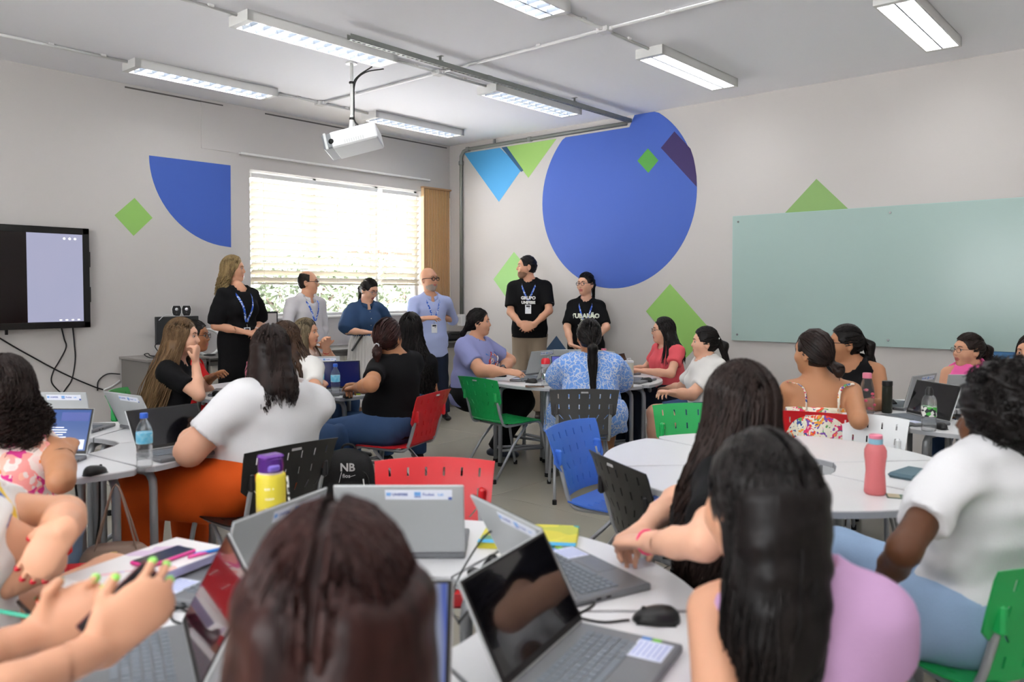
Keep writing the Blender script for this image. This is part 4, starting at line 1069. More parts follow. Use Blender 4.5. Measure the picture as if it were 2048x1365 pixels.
def make_hair(c,col,style='long',L=.35,n=260,tie=(-.11,0,.03),tail=.3,wave=.0,curl=0,part=.0,vol=1.,rad=.0045,side=0,tailw=.03,fringe=0,seed=1,band=None,bun=0,freq=9,back=.0,tdir=None,open_=62,capup=0,gather=.25,bp=False,gx=0):
    hp,h,hc=c['hp'],c['h'],c['hc']; hf,hl,hu,up0=c['hf'],c['hl'],c['hu'],c['up0']; rs=np.random.RandomState(seed); m=hairm(col)
    n=int(n*.82); B=np.array([hf,hl,hu]); W_=lambda q: hc+(q*h)@B
    HX=(hf,hl,hu); pr=[];cuts=[];paths=[]
    e=.004+.005*(vol-1)
    capr=(.098*h+e,.079*h+e,.106*h+e); cen=hp(-.008,0,.012)
    fcut=(hp(.072,0,.072+capup),nrm(hf*.86-hu*.62)); 
    if style in('short','balding'):
        cap=[Ell(cen,HX,capr,.01)]
        cuts=[(hp(-.02,0,-.062),nrm(-hu*.95+hf*.25)),(hp(.070,0,.074),nrm(hf*.93+hu*-.28))]
        subs=[Cone(hp(.075,s*.085,-.03),hp(.03,s*.095,-.035),.035*h,.042*h,k=.008) for s in(-1,1)]
        if style=='balding':
            cuts=[(hp(.030,0,0),hf),(hp(-.02,0,-.062),nrm(-hu*.95+hf*.25))]; subs.append(Ell(hp(.035,0,.11),HX,(.115*h,.066*h,.068*h),.01))
        lo,hi=bounds(cap); V0,F0=nets(*field(cap,lo,hi,.006,subs,cuts,folds(.0025,4,seed)))
        obj('hair',np_mesh('hair',V0,F0,[m]),c['root']); return
    # skull cap without the face
    cap=[Ell(cen,HX,capr,.01)]
    fsub=[Ell(hp(.085,0,-.030),HX,(.095*h,.064*h,.092*h),.02)]
    if style in('tied','tail','clip'): fsub+= [Ell(hp(.02,s*.09,-.045),HX,(.04*h,.03*h,.05*h),.02) for s in(-1,1)]
    zcut=-.075 if style!='afro' else -.07
    if style=='afro':
        cap=[Ell(hp(-.025,0,.035),HX,(.125*h,.112*h,.125*h),.01)]; fsub=[Ell(hp(.12,0,-.045),HX,(.11*h,.075*h,.115*h),.02)]
        lo,hi=bounds(cap); V0,F0=nets(*field(cap,lo,hi,.0075,fsub,[(hp(-.03,0,-.085),nrm(-hu+hf*.2))],folds(.006,5,seed)))
        N=n; d=rs.normal(0,1,(N,3)); d/=np.linalg.norm(d,axis=1,keepdims=True); d=d[(d[:,2]>-.7)&~((d[:,0]>.35)&(d[:,2]<.55))]
        base=d*np.array([.122,.109,.122])+np.array([-.025,0,.035]); t=np.linspace(0,1,8)[None,:,None]; ph=rs.uniform(0,6.3,(len(d),1,1))
        u=np.cross(d,rs.normal(0,1,d.shape)); u/=np.linalg.norm(u,axis=1,keepdims=True); w=np.cross(d,u)
        Q=base[:,None]+d[:,None]*t*.018+.008*(u[:,None]*np.cos(t*9+ph)+w[:,None]*np.sin(t*9+ph))
        V,F=strands(W_(Q),.0022,3,V0=V0,F0=F0); obj('hair',np_mesh('hair',V,F,[m]),c['root']); return
    lo,hi=bounds(cap)
    vol_pr=list(cap)
    T1=7
    if style in('long','half'):
        # rim target directions around the head, excluding the face opening
        N=n; phi=rs.uniform(-180+0,180,N); phi=np.where(np.abs(phi)<open_,np.sign(phi)*(open_+rs.uniform(0,70,N)),phi)   # 0 = front
        pr_=np.radians(phi); d1=np.stack([np.cos(pr_),np.sin(pr_),rs.uniform(-.75,-.35,N)],1)
        d0=np.stack([rs.uniform(-.6,.72,N),part+np.sign(phi)*.10+rs.uniform(-.02,.02,N),np.full(N,1.)],1)
        top_=slerp_path(c,d0,d1,T1,1.06+.05*rs.rand(N)[:,None,None]*vol)
        topw=W_(top_)
        T2=10; t=np.linspace(0,1,T2+1)[1:][None,:,None]
        last=topw[:,-1]; out=nrm_rows((d1*np.array([1,1,0]))@B)
        Ls=L*(.72+.34*rs.rand(N))[:,None,None]*h
        spread=.015+.025*vol
        down=-up0[None,None]
        Q=last[:,None]+down*Ls*t+out[:,None]*spread*np.sin(t*2.2)+np.array(-c['bf']*back)[None,None]*t*L
        Q+= (-((last-hc)@c['bl'])*gather+gx)[:,None,None]*c['bl'][None,None]*t
        full=np.concatenate([topw,Q],1)
    else:
        N=n; th=rs.uniform(-180,180,N); r_=np.radians(th)
        d0=np.stack([np.cos(r_),np.sin(r_),np.where(np.abs(th)<70,.62,-.25-.35*(np.abs(th)>120))],1)
        d0[:,2]+=rs.uniform(0,.5,N)*(np.abs(th)<100); d0[:,0]*=np.where(np.abs(th)<70,.92,1)
        tie_=np.array(tie,float); d1=np.repeat(((tie_-np.array([-.008,0,.012]))/np.array([.098,.079,.106]))[None],N,0)+rs.normal(0,.10,(N,3))
        top_=slerp_path(c,d0,d1,T1,1.07+.03*rs.rand(N)[:,None,None]*vol); topw=W_(top_)
        tw=W_(tie_[None])[0]; topw[:,-1]=tw+rs.normal(0,.006,(N,3))
        T2=9; t=np.linspace(0,1,T2+1)[1:][None,:,None]
        td=nrm(V3(W(*tdir)) if tdir else -hf*1.0+hu*.1)
        an=rs.uniform(0,6.3,N); rr_=np.sqrt(rs.rand(N))*tailw*h
        s1=np.cross(td,up0+td*.01); s1=nrm(s1); 
        bulge=np.sin(np.clip(t*1.25+.12,0,1)*math.pi)**.6
        Ls=tail*(.75+.3*rs.rand(N))[:,None,None]
        Q=tw+td[None,None]*.055*np.sin(np.clip(t*2.4,0,1.57))+(-up0)[None,None]*Ls*t**1.1+ (s1[None,None]*(np.cos(an)*rr_)[:,None,None]+td[None,None]*(np.sin(an)*rr_)[:,None,None])*bulge
        full=np.concatenate([topw,Q],1)
        vt=tw
        vol_pr+= [Cone(tw,tw+td*.05-up0*.05,.012,tailw*h*.8,k=.02),Cone(tw+td*.05-up0*.05,tw+td*.05-up0*tail*.75,tailw*h*.8,tailw*h*.45,k=.02)]
        if bun: vol_pr.append(Ell(tw+td*.02,HX,(bun,bun,bun),.02))
    # collision with shoulders / torso
    if style in('long','half') or tail>.15:
        for it in range(2):
            X=full[:,T1:].reshape(-1,3); axp=c['P']+((X-c['P'])@c['a'])[:,None]*c['a']; dirr=X-axp; dirr/=np.maximum(np.linalg.norm(dirr,axis=1,keepdims=True),1e-6)
            if (style!='long' and style!='half') or bp: dirr=dirr*.2-c['bf'][None]
            d=tors_d(c,X,.018); hcap=((X-c['C'])@c['a'])
            push=np.clip(.008-d,0,.25); X=X+dirr*push[:,None]*(1. if it else 1.)
            full[:,T1:]=X.reshape(N,-1,3)
    if style in('long','half') or tail>.15:
        for it in range(7): full[:,T1-2:-1]=full[:,T1-2:-1]*.5+.25*(full[:,T1-3:-2]+full[:,T1-1:])
        fr=np.linspace(0,1,full.shape[1])[None,:,None]**2; full=full+fr*rs.normal(0,.007,(N,1,3))+np.sin(fr*rs.uniform(3,7,(N,1,1))+rs.uniform(0,6,(N,1,1)))*fr*.004
    if wave or curl:
        TT=full.shape[1]; s=np.clip((np.arange(TT)-T1*.5)/(TT-T1*.5),0,1)[None,:,None]; ph=rs.uniform(0,6.3,(N//6+1,1,1)).repeat(6,0)[:N]+rs.normal(0,.5,(N,1,1))
        ar=np.arange(TT)[None,:,None]*(freq/TT)*6.283/2
        u=hl[None,None]; w=hf[None,None]
        full=full+(wave+curl)*np.minimum(1,s*2.5)*(u*np.cos(ar+ph)+w*np.sin(ar+ph))
    cr=.7 if curl else 1.
    V0,F0=nets(*field(vol_pr,*bounds(vol_pr),.010,fsub,[(hp(-.03,0,zcut),nrm(-hu+hf*.15))] if style in('long','half') else [],folds(.0015,5,seed)))
    if style in('long','half'):
        # inner volume for the falling hair
        f2=full[:,T1-3:]; cenp=f2.mean(0); 
        ph_=np.argsort(phi); f2=f2[ph_]
        K=9; seg=np.array_split(np.arange(len(f2)),K); vp=[]
        for sgi in seg:
            mpath=f2[sgi].mean(0); 
            mpath=mpath+nrm_rows(cenp-mpath)*.020
            for j in range(0,f2.shape[1]-4,2):
                r0=.019*cr*h*vol*(1-.5*j/f2.shape[1]); r1=.019*cr*h*vol*(1-.5*(j+2)/f2.shape[1]); vp.append(Cone(mpath[j],mpath[j+2],r0,r1,k=.03))
        V1,F1=nets(*field(vp,*bounds(vp),.013,fsub,(),folds(.003,3,seed))); F0=np.concatenate([F0,F1+len(V0)]); V0=np.concatenate([V0,V1])
    n0=len(F0); V,F=strands(full,rad,3,V0=V0,F0=F0); per=(full.shape[1]-1)*3
    mi=np.zeros(len(F),int); mi[n0:]=np.repeat((rs.rand(N)<.38).astype(int),per)
    obj('hair',np_mesh('hair',V,F,[m,hairm2(col)],mi),c['root'])
    c['tie']=W_(np.array(tie,float)[None])[0]
def nrm_rows(a): return a/np.maximum(np.linalg.norm(a,axis=1,keepdims=True),1e-9)
def glasses(col='1a1a1c',r=.0022,clear=False):
    def f(c):
        hp,h=c['hp'],c['h']; mb=MB(); m=mat('frame_'+col,col,.25)
        for s in(-1,1):
            pts=[hp(.107-.006*abs(math.cos(t)),s*.0325+.024*math.cos(t)*1.0,.0+.018*math.sin(t)*(1 if abs(math.sin(t))<.9 else .97)) for t in np.linspace(0,2*math.pi,14,endpoint=False)]
            mb.tube(pts,r*h,5,closed=True); mb.tube([hp(.100,s*.056,.006),hp(.05,s*.080,.006),hp(.0,s*.084,.0),hp(-.012,s*.083,-.012)],r*h,5)
        mb.tube([hp(.108,-.009,.004),hp(.111,0,.007),hp(.108,.009,.004)],r*h,5); mb.build('glasses',m,c['root'],smooth=True)
    return f
def lanyard(col='2f62c8',badge=True,drop=.30,h2=.10,txt=True):
    def f(c):
        S=c['S']; T=c['T']; m=ramp_mat('lanyard_blue','cells',90,[(0,'2c5fc9'),(.72,'2c5fc9'),(.73,'c3d2ee')],.5,(1,1,1),const=True)
        bt=T-drop*S; pts=[]
        side=[]
        for s in(-1,1):
            L_=[c['C']-c['bf']*.075*S+c['bl']*s*.02+c['a']*.012, c['C']-c['bf']*.02*S+c['bl']*s*.075*S+c['a']*.016]
            L_+= [front(c,s*.078*S*(1-t)**.9+.004*s,(T-.02*S)*(1-t)+bt*t,.011) for t in np.linspace(.18,1,8)]
            side.append(L_)
        mb=MB()
        for L_ in side:
            n=len(L_)
            P_=[Vector(p) for p in L_]
            for i in range(n-1):
                a_,b_=P_[i],P_[i+1]; d=(b_-a_).normalized(); nn=Vector(nrm(V3((a_+b_)/2)-(c['P']+c['a']*((V3((a_+b_)/2)-c['P'])@c['a'])))); w=d.cross(nn).normalized()*.0085*S
                th=nn*.0012; mb.add([a_-w,a_+w,b_+w,b_-w,a_-w+th,a_+w+th,b_+w+th,b_-w+th],[(0,1,2,3)[::-1],(4,5,6,7),(0,1,5,4),(2,3,7,6),(1,2,6,5),(3,0,4,7)])
        la=mb.build('lanyard',m,c['root'])
        if badge:
            p=front(c,0,bt-.02,.014); q=front(c,0,bt-.13*S,.016); d=nrm(q-p); n_=c['bf']; lt=nrm(np.cross(n_,-d)); ce=p+d*.075*S
            Mb=Matrix(((lt[0],n_[0],-d[0],ce[0]),(lt[1],n_[1],-d[1],ce[1]),(lt[2],n_[2],-d[2],ce[2]),(0,0,0,1)))
            MB().box((0,0,0),(.062*S,.003,.092*S),bev=.001,M=Mb).build('badge',mat('badge_white','e4e6ea',.3),la)
            MB().box((0,.0022,.03*S),(.04*S,.001,.018*S),M=Mb).box((-.01*S,.0022,.012*S),(.012*S,.001,.006*S),M=Mb).build('badge_print',mat('badge_ink','23262d',.5),la)
            MB().tube([p-c['a']*-.0,p+d*.03],.003,6).build('clip',M_screw,la)
    return f
def shirt_text(lines,z0,size,col='e8e8e4',dz=.05,sign=1,lat0=0,bold=.003):
    def f(c):
        m=mat('print_'+col,col,.6); S=c['S']
        for i,(t,sz) in enumerate(lines):
            me=text_mesh(t,sz,0,bold=bold); co=np.zeros(len(me.vertices)*3); me.vertices.foreach_get('co',co); co=co.reshape(-1,3)
            out=np.array([front(c,x[0]*sign+lat0,z0-i*dz+x[1],.013,sign) for x in co]); me.vertices.foreach_set('co',out.ravel()); me.materials.append(m); me.update()
            obj('printed_text',me,c['root'])
    return f
def collar(col_m,v=.05):
    def f(c):
        S=c['S']; mb=MB(); C=c['C']; a,bf,bl=c['a'],c['bf'],c['bl']
        for s in(-1,1):
            pts=[]; 
            for t in np.linspace(0,1,8):
                an=math.pi*t*.93; r=.070*S; p=C-bf*math.cos(an)*r*1.0+bl*s*math.sin(an)*r*1.02+a*(.02-.045*t**1.5)*S+bf*.012
                pts.append(p)
            n=len(pts); V=[];F=[]
            for i,p in enumerate(pts):
                o=nrm(p-C-a*((p-C)@a)); V+= [p+a*.016*S,p+o*.020*S-a*(.016+.022*i/n)*S,p+o*.016*S-a*(.018+.022*i/n)*S,p-o*.004+a*.010*S]
            for i in range(n-1):
                for k in range(4): F.append((i*4+k,i*4+(k+1)%4,i*4+4+(k+1)%4,i*4+4+k))
            F.append((0,1,2,3)); F.append(tuple((n-1)*4+k for k in(3,2,1,0)))
            mb.add(V,F)
        mb.build('collar',col_m,c['root'],smooth=True)
        mb=MB()
        for k in range(6):
            p=front(c,0,c['T']-.09*S-k*.075*S,.004); mb.sphere(p,.005,6)
        mb.build('buttons',mat('button','dcd9d2',.3),c['root'])
    return f
def ring_on(c,i,t,r,m,name,w=.006,flat=1,n=14):
    J,E,Wp,q=c['A'][i]; p=E+(Wp-E)*t; d=nrm(Wp-E); u=nrm(np.cross(d,c['up0']+.01)); v=np.cross(d,u)
    return MB().tube([p+(u*math.cos(x)+v*math.sin(x))*r for x in np.linspace(0,2*math.pi,n,endpoint=False)],w,6,closed=True).build(name,m,c['root'],smooth=True)
def watch(i=0,t=.93,col='2c2c2e'):
    def f(c):
        r=.031*c['S']; o=ring_on(c,i,t,r,mat('watch_strap_'+col,col,.4),'watch',.006)
        J,E,Wp,q=c['A'][i]; p=E+(Wp-E)*t; n_=nrm(c['up0']*.6-V3(W(0,1,0))*.5); d=nrm(Wp-E); n_=nrm(n_-d*(n_@d)); x=np.cross(n_,d); ce=p+n_*(r+.005)
        Mb=Matrix(((x[0],d[0],n_[0],ce[0]),(x[1],d[1],n_[1],ce[1]),(x[2],d[2],n_[2],ce[2]),(0,0,0,1)))
        MB().lathe([(.017,-.004),(.018,0),(.015,.005)],12,M=Mb).build('watch_face',mat('watch_metal','9b9c9e',.2,metal=.9),o)
    return f
def multi(*fs):
    def f(c):
        for g in fs: g(c)
    return f
# ------------------------------------------------------------------ fabrics
def fab(name,col,rough=.85,var=.05): return mat('fabric_'+name,col,rough,spec=.2,bump=.12,bscale=180,var=var,vscale=5)
F_black=fab('black','101012'); F_white=fab('white','d9d9db'); F_whitem=fab('off_white','d6d4d0'); F_denim=fab('denim_blue','2f4768',.8,.18); F_jeans=fab('jeans','3a5277',.85,.2)
F_ljeans=fab('light_jeans','8ea6c4',.85,.22); F_navy=fab('navy','1b2232'); F_khaki=fab('khaki','9b8b78'); F_orange=fab('orange','d4561c'); F_lav=fab('lavender','8b8fbd')
F_coral=fab('coral','dc5a62'); F_pink=fab('pink','ee6aa8'); F_lilac=fab('lilac','bb95bb'); F_red=fab('red','c81d20'); F_lblue=fab('light_blue','a9b4dc'); F_gshirt=fab('grey_white','cfccce')
F_skirt=fab('pleated_white','d3d0cb'); F_beige=fab('beige','b9a294'); F_shorts=fab('shorts_denim','33476b',.85,.2); F_dress2=fab('plain_purple','2a2130')
F_blue=ramp_mat('fabric_blue_print','voronoi',25,[(0,'c3cde0'),(.06,'c3cde0'),(.09,'6f9be0'),(1,'6596e0')],.85,(1,1,1),dist=.12,rnd=.55)
F_floral=ramp_mat('fabric_pink_floral','cells',19,[(0,'e6dcd6'),(.42,'e9d3cf'),(.5,'ef9f9a'),(.64,'f2b7a4'),(.7,'d63a8c'),(.8,'e85a9e'),(.86,'f0ecec'),(.93,'a8a45c'),(.96,'e7823e')],.8,dist=.35,const=True)
F_tropic=ramp_mat('fabric_tropical','cells',27,[(0,'e1dccb'),(.45,'d8d4bf'),(.5,'d8336b'),(.62,'e4482f'),(.7,'7a4fa0'),(.76,'5b9a58'),(.82,'e79b3a'),(.86,'e1dccb'),(.94,'35508f')],.8,dist=.25,const=True)
F_leafy=ramp_mat('fabric_leaf_print','cells',9,[(0,'e6e4e2'),(.6,'e3e1df'),(.68,'3aa55a'),(.76,'e6c53a'),(.8,'2b57a8'),(.86,'e6e4e2'),(.94,'d8622f')],.8,dist=.4,const=True)
jeans=dict(m=F_jeans,kind='trousers')
# ---- the six people standing at the front
person('woman with long curly blonde hair in a black dress with lanyard',(466,513,7.5),sh=(477,577,7.42),face=8,body=-42,S=1.04,H=1.0,standing=True,skin_='light',
 top=dict(m=F_black,sl=.93,hem=-.05,puff=.004,neck=.068,v=.0,seed=1),bottom=dict(m=F_black,kind='skirt',hemz=.22,flare=.02,waist=.2,name='skirt_part'),
 hair=dict(col='blonde',style='long',L=.34,n=700,curl=.02,vol=1.7,freq=11,rad=.0042,seed=2,open_=75),arms=(dict(e=(521,645,'f'),w=(512,662,'n'),curl=.5),dict(e=(431,652,'n'),w=(486,664,'n'),curl=.5)),
 extras=multi(lanyard(),lambda c: ring_on(c,0,.95,.026,mat('bracelet_white','dddddd',.3),'bracelet',.005)))
person('balding man with glasses in a pale grey long-sleeved shirt',(616,542,8.2),sh=(613,594,8.15),face=3,body=-38,S=1.02,H=.99,female=False,standing=True,skin_='light',
 top=dict(m=F_gshirt,sl=1.8,hem=-.10,neck=.066,v=.05,seed=5,hemout=1),bottom=dict(m=F_navy,kind='trousers',waist=-.05),hair=dict(col='dark',style='balding'),
 arms=(dict(e=(645,660,'f'),w=(640,700,'n')),dict(e=(574,655,'n'),w=(600,700,'n'))),extras=multi(glasses(),lanyard(badge=False,drop=.24),collar(F_gshirt)))
def stick(c): pass
P3=person('woman with dark ponytail in a puff-sleeved denim blouse and white pleated skirt',(738,558,8.6),sh=(732,607,8.6),face=-32,body=-58,pitch=-24,S=.98,H=.98,standing=True,skin_='fair',
 top=dict(m=F_denim,sl=.95,hem=-.0,puff=.03,neck=.062,v=.06,seed=7),bottom=dict(m=F_skirt,kind='skirt',hemz=.25,flare=.13,waist=.16,name='pleated'),
 hair=dict(col='black',style='tail',tie=(-.10,.02,.02),tail=.24,n=320,tailw=.034,seed=5,tdir=(-.9,.1,0)),arms=(dict(e=(768,650,'f'),w=(742,664,'n'),curl=1.),dict(e=(694,662,'n'),w=(733,665,'n'),curl=1.,pn=(0,0,-1))),
 extras=multi(glasses('9a9698'),collar(F_denim)))
person('bald man with grey beard and dark glasses in a light blue shirt',(857,536,9.2),sh=(861,592,9.2),face=-38,body=-68,S=1.09,H=1.10,female=False,standing=True,skin_='light',
 top=dict(m=F_lblue,sl=1.08,hem=-.16,neck=.066,v=.05,seed=9,hemout=1,inf=.018),bottom=dict(m=F_navy,kind='trousers',waist=-.10),beard=dict(col='a39588'),
 arms=(dict(e=(905,640,'f'),w=(882,634,'n'),curl=.25,hdw=(-.8,.1,.35),pn=(-.3,-.2,-.8)),dict(e=(824,645,'n'),w=(850,637,'n'),curl=.4,hdw=(.9,0,.05),pn=(0,.3,-.9))),
 extras=multi(glasses('141416',.0038),lanyard(drop=.25),collar(F_lblue),watch(0,.92,'3a3a3c')),feet=((.12,),(-.02,)))
person('man with short black hair in a black t-shirt and khaki trousers with lanyard',(1054,511,9.25),sh=(1059,562,9.25),face=190,body=-97,S=1.12,H=1.10,female=False,standing=True,skin_='light',
 top=dict(m=F_black,sl=.78,hem=-.10,neck=.066,seed=11,hemout=1,inf=.018),bottom=dict(m=F_khaki,kind='trousers',waist=-.05),hair=dict(col='black',style='short'),beard=dict(col='96705a'),
 arms=(dict(e=(1098,622,'n'),w=(1068,650,'n'),curl=.55,hdw=(-.9,-.1,-.3),pn=(0,.8,-.3)),dict(e=(1021,625,'n'),w=(1040,648,'n'),curl=.55,hdw=(.8,-.1,-.35),pn=(0,.8,-.3))),
 extras=multi(lanyard(drop=.20),shirt_text([('GRUPO',.05),('UNIFEBE',.042)],.36,.05,dz=.052)),shoes='2b241f')
person('woman with pulled-back hair and glasses in a black t-shirt reading TUBARÃO',(1172,546,9.0),sh=(1172,600,9.0),face=228,body=-98,S=1.03,H=1.06,standing=True,skin_='fair',g=1.08,
 top=dict(m=F_black,sl=.86,hem=-.10,neck=.064,seed=13,hemout=1),bottom=dict(m=F_black,kind='trousers'),hair=dict(col='black',style='tail',tie=(-.10,-.01,.03),tail=.20,n=220,tailw=.03,seed=9),
 arms=(dict(e=(1213,655,'n'),w=(1172,692,'n'),curl=.7),dict(e=(1134,655,'n'),w=(1142,690,'n'),curl=.7,hdw=(.8,0,-.3))),
 extras=multi(glasses('4b4550'),lanyard(drop=.27),shirt_text([('TUBARÃO',.068),('2024',.05)],.335,.05,'dfe3cf',.052,bold=.004),shirt_text([('————————',.02)],.235,.02)))
# ---- table in front of the blonde woman
person('woman with very long straight brown hair in a black t-shirt resting her chin',(364,638,5.5),sh=(352,722,5.5),face=6,body=8,S=1.02,H=1.05,skin_='fair',
 top=dict(m=F_black,sl=.62,hem=-.03,seed=15),bottom=jeans,hair=dict(col='lbrown',style='long',L=.62,n=520,wave=.004,vol=1.15,back=.28,seed=11,open_=66,rad=.005),
 arms=(dict(e=(405,770,'f'),w=(430,790,'f')),dict(e=(398,792,'n'),w=(391,726,'f'),curl=1.1,hdw=(.1,0,1),pn=(-.8,0,0))))
person('woman with glasses in red with dark tied hair, half hidden by the long-haired woman',(390,642,6.3),face=2,body=10,S=1.0,H=1.02,skin_='brown',
 top=dict(m=F_red,sl=.5,hem=-.03,seed=17),bottom=dict(m=F_red,kind='trousers'),hair=dict(col='black',style='tail',tie=(-.1,0,.0),tail=.12,n=160,tailw=.03),
 arms=(dict(e=(405,760,'f'),w=(428,752,'f')),dict(e=(404,768,'n'),w=(430,752,'n'))),extras=glasses('3a3436'))
person('woman with highlighted straight hair leaning on her elbow behind the blue laptop',(612,638,6.95),face=-6,body=-15,S=1.0,H=1.02,skin_='light',sh=(612,702,6.95),
 top=dict(m=F_beige,sl=.5,hem=-.03,seed=19),bottom=jeans,hair=dict(col='highlight',style='long',L=.27,n=320,vol=1.05,seed=13,open_=60),
 arms=(dict(e=(675,735,'f'),w=(655,700,'n')),dict(e=(668,735,'n'),w=(652,694,'n'),curl=.5)),extras=lambda c: ring_on(c,1,.75,.028,mat('bracelet_red','c22a2a',.5),'bracelet',.004))
person('woman with long loose brown hair in a white t-shirt, hidden behind the large white t-shirt',(572,645,5.05),face=60,body=75,S=1.0,H=1.02,skin_='light',sh=(588,712,5.05),
 top=dict(m=F_whitem,sl=.7,hem=-.03,seed=21),bottom=jeans,hair=dict(col='brown',style='long',L=.30,n=320,vol=1.1,seed=15,wave=.004),
 arms=(None,dict(e=(628,785,'n'),w=(640,770,'f'))))
def clip(c):
    t=c['tie']; mb=MB()
    for k in range(9):
        a=k*.7; mb.sphere(t+c['hu']*.004+c['hl']*(.016*math.cos(a))+c['hu']*.013*math.sin(a)-c['hf']*.012,.0055,6)
    mb.build('hair_clip',mat('pearl_clip','d9dade',.2),c['root'],smooth=True)
person('woman in a black t-shirt with a pearl hair clip, seated on a red chair',(775,637,5.35),sh=(792,712,5.4),face=72,body=140,hip=160,pel=(-.83,5.46,.56),S=1.1,H=1.05,g=1.22,skin_='olive',
 top=dict(m=F_black,sl=.62,hem=-.06,seed=23),bottom=jeans,hair=dict(col='darkred',style='clip',tie=(-.10,.02,-.055),tail=.13,n=420,tailw=.03,seed=17,tdir=(.05,-.5,0)),
 arms=(dict(e=(742,770,'n'),w=(712,776,'f'),curl=.8,pn=(0,.2,-1)),dict(e=(760,768,'f'),w=(716,772,'f'),curl=.8)),extras=clip,knees=((165,.5),(150,.5)))
person('woman with long dark wavy hair seen from behind, beside the woman with the hair clip',(822,627,6.45),face=75,body=110,S=1.02,H=1.04,skin_='olive',
 top=dict(m=F_black,sl=.7,hem=-.03,seed=25),bottom=jeans,hair=dict(col='black',style='long',L=.50,n=420,curl=.010,vol=1.25,seed=19,freq=12))
# ---- left table
person('large woman in a white t-shirt and orange trousers seen from behind',(541,652,3.85),sh=(566,778,3.85),face=108,body=138,hip=168,pel=(-1.25,3.87,.57),S=1.2,H=1.09,g=1.5,skin_='fair',armr=1.15,
 top=dict(m=F_white,sl=.72,hem=.02,neck=.068,seed=27,fold=.010,inf=.016),bottom=dict(m=F_orange,kind='trousers',fold=.008,inf=.02,waist=.17),
 hair=dict(col='dark',style='long',L=.15,n=900,vol=1.1,seed=21,open_=90,wave=.003,rad=.0035,gather=.7,bp=True,gx=.03),
 arms=(dict(e=(378,905,'n'),w=(392,860,'f')),dict(e=(470,880,'f'),w=(420,860,'f'))),knees=((176,.5),(163,.51)),shoes='c9c5c0')
person('woman with curly dark hair in a sleeveless pink floral top at the left edge',(12,714,2.85),sh=(28,862,2.85),face=92,body=96,hip=112,pel=(-1.87,2.86,.56),knees=((116,.5),(106,.5)),S=1.03,H=1.05,g=1.12,skin_='olive',
 top=dict(m=F_floral,sl=0,hem=-.05,tank=True,neck=.075,seed=29),bottom=dict(m=F_ljeans,kind='trousers'),hair=dict(col='dark',style='long',L=.12,n=1400,curl=.026,vol=1.5,gather=.1,bp=True,freq=11,rad=.0028,seed=23),
 arms=(None,dict(e=(122,962,'n'),w=(130,905,'f'),pn=(0,0,-1))),shoes='c9c5c0')
# ---- near left of the nearest table
def nails(i,col,rest=True):
    def f(c):
        m=mat('nail_'+col,col,.15)
        for t in c['hands'][i][1]: MB().sphere(t-c['hands'][i][3]*.003,.0085,8).build('nail',m,c['root'],smooth=True)
    return f
person('woman with folded arms, red nails and leaf-printed white clothes, cut by the left edge',(-125,770,1.98),sh=(-70,962,1.98),face=30,body=22,hip=30,pel=(-1.38,1.82,.56),S=1.04,H=1.0,g=1.15,skin_='light',armr=1.15,
 top=dict(m=F_leafy,sl=.5,hem=-.08,seed=31),bottom=dict(m=F_leafy,kind='trousers',inf=.02,fold=.008),hair=dict(col='brown',style='long',L=.2,n=120,seed=25),
 arms=(dict(e=(95,1030,2.05),w=(130,1062,1.84),curl=.25,hdw=(-.5,-.06,-.62),pn=(.0,.95,-.2)),dict(e=(118,1140,1.98),w=(0,1165,1.90),curl=.5)),
 handv=.0042,extras=multi(nails(0,'c0182b')),knees=((50,.66),(20,.52)),shoes='d8d6d2')
P16=person('person holding a phone in both hands, cut by the lower left corner',(-700,960,1.05),face=60,body=52,pel=(-1.22,.72,.56),S=1.08,H=1.0,skin_='light',top=dict(m=F_beige,sl=.5,hem=-.03),bottom=jeans,
 arms=(dict(e=(-60,1292,1.22),w=(140,1252,1.40),curl=.55,hdw=(.72,.1,.42),pn=(.2,-.9,.2)),dict(e=(70,1440,1.10),w=(205,1295,1.28),curl=.6,hdw=(.62,.3,.62),pn=(-.35,.85,.1))),
 handv=.0035,extras=multi(nails(0,'9be36b'),nails(1,'9be36b')))
person('woman with long dark hair seen from behind in the centre foreground',(668,1022,.98),face=92,body=90,sh=(672,1640,.90),S=1.0,H=1.22,skin_='light',top=dict(m=F_dress2,sl=.5,hem=-.03),bottom=jeans,
 hair=dict(col='darkred',style='half',L=.30,n=1700,vol=1.7,bp=True,gather=.1,seed=31,rad=.0030,open_=50,wave=.002),lean=.03,arms=(dict(e=(500,1600,'f'),w=(520,1560,'f')),dict(e=(860,1600,'f'),w=(850,1560,'f'))))
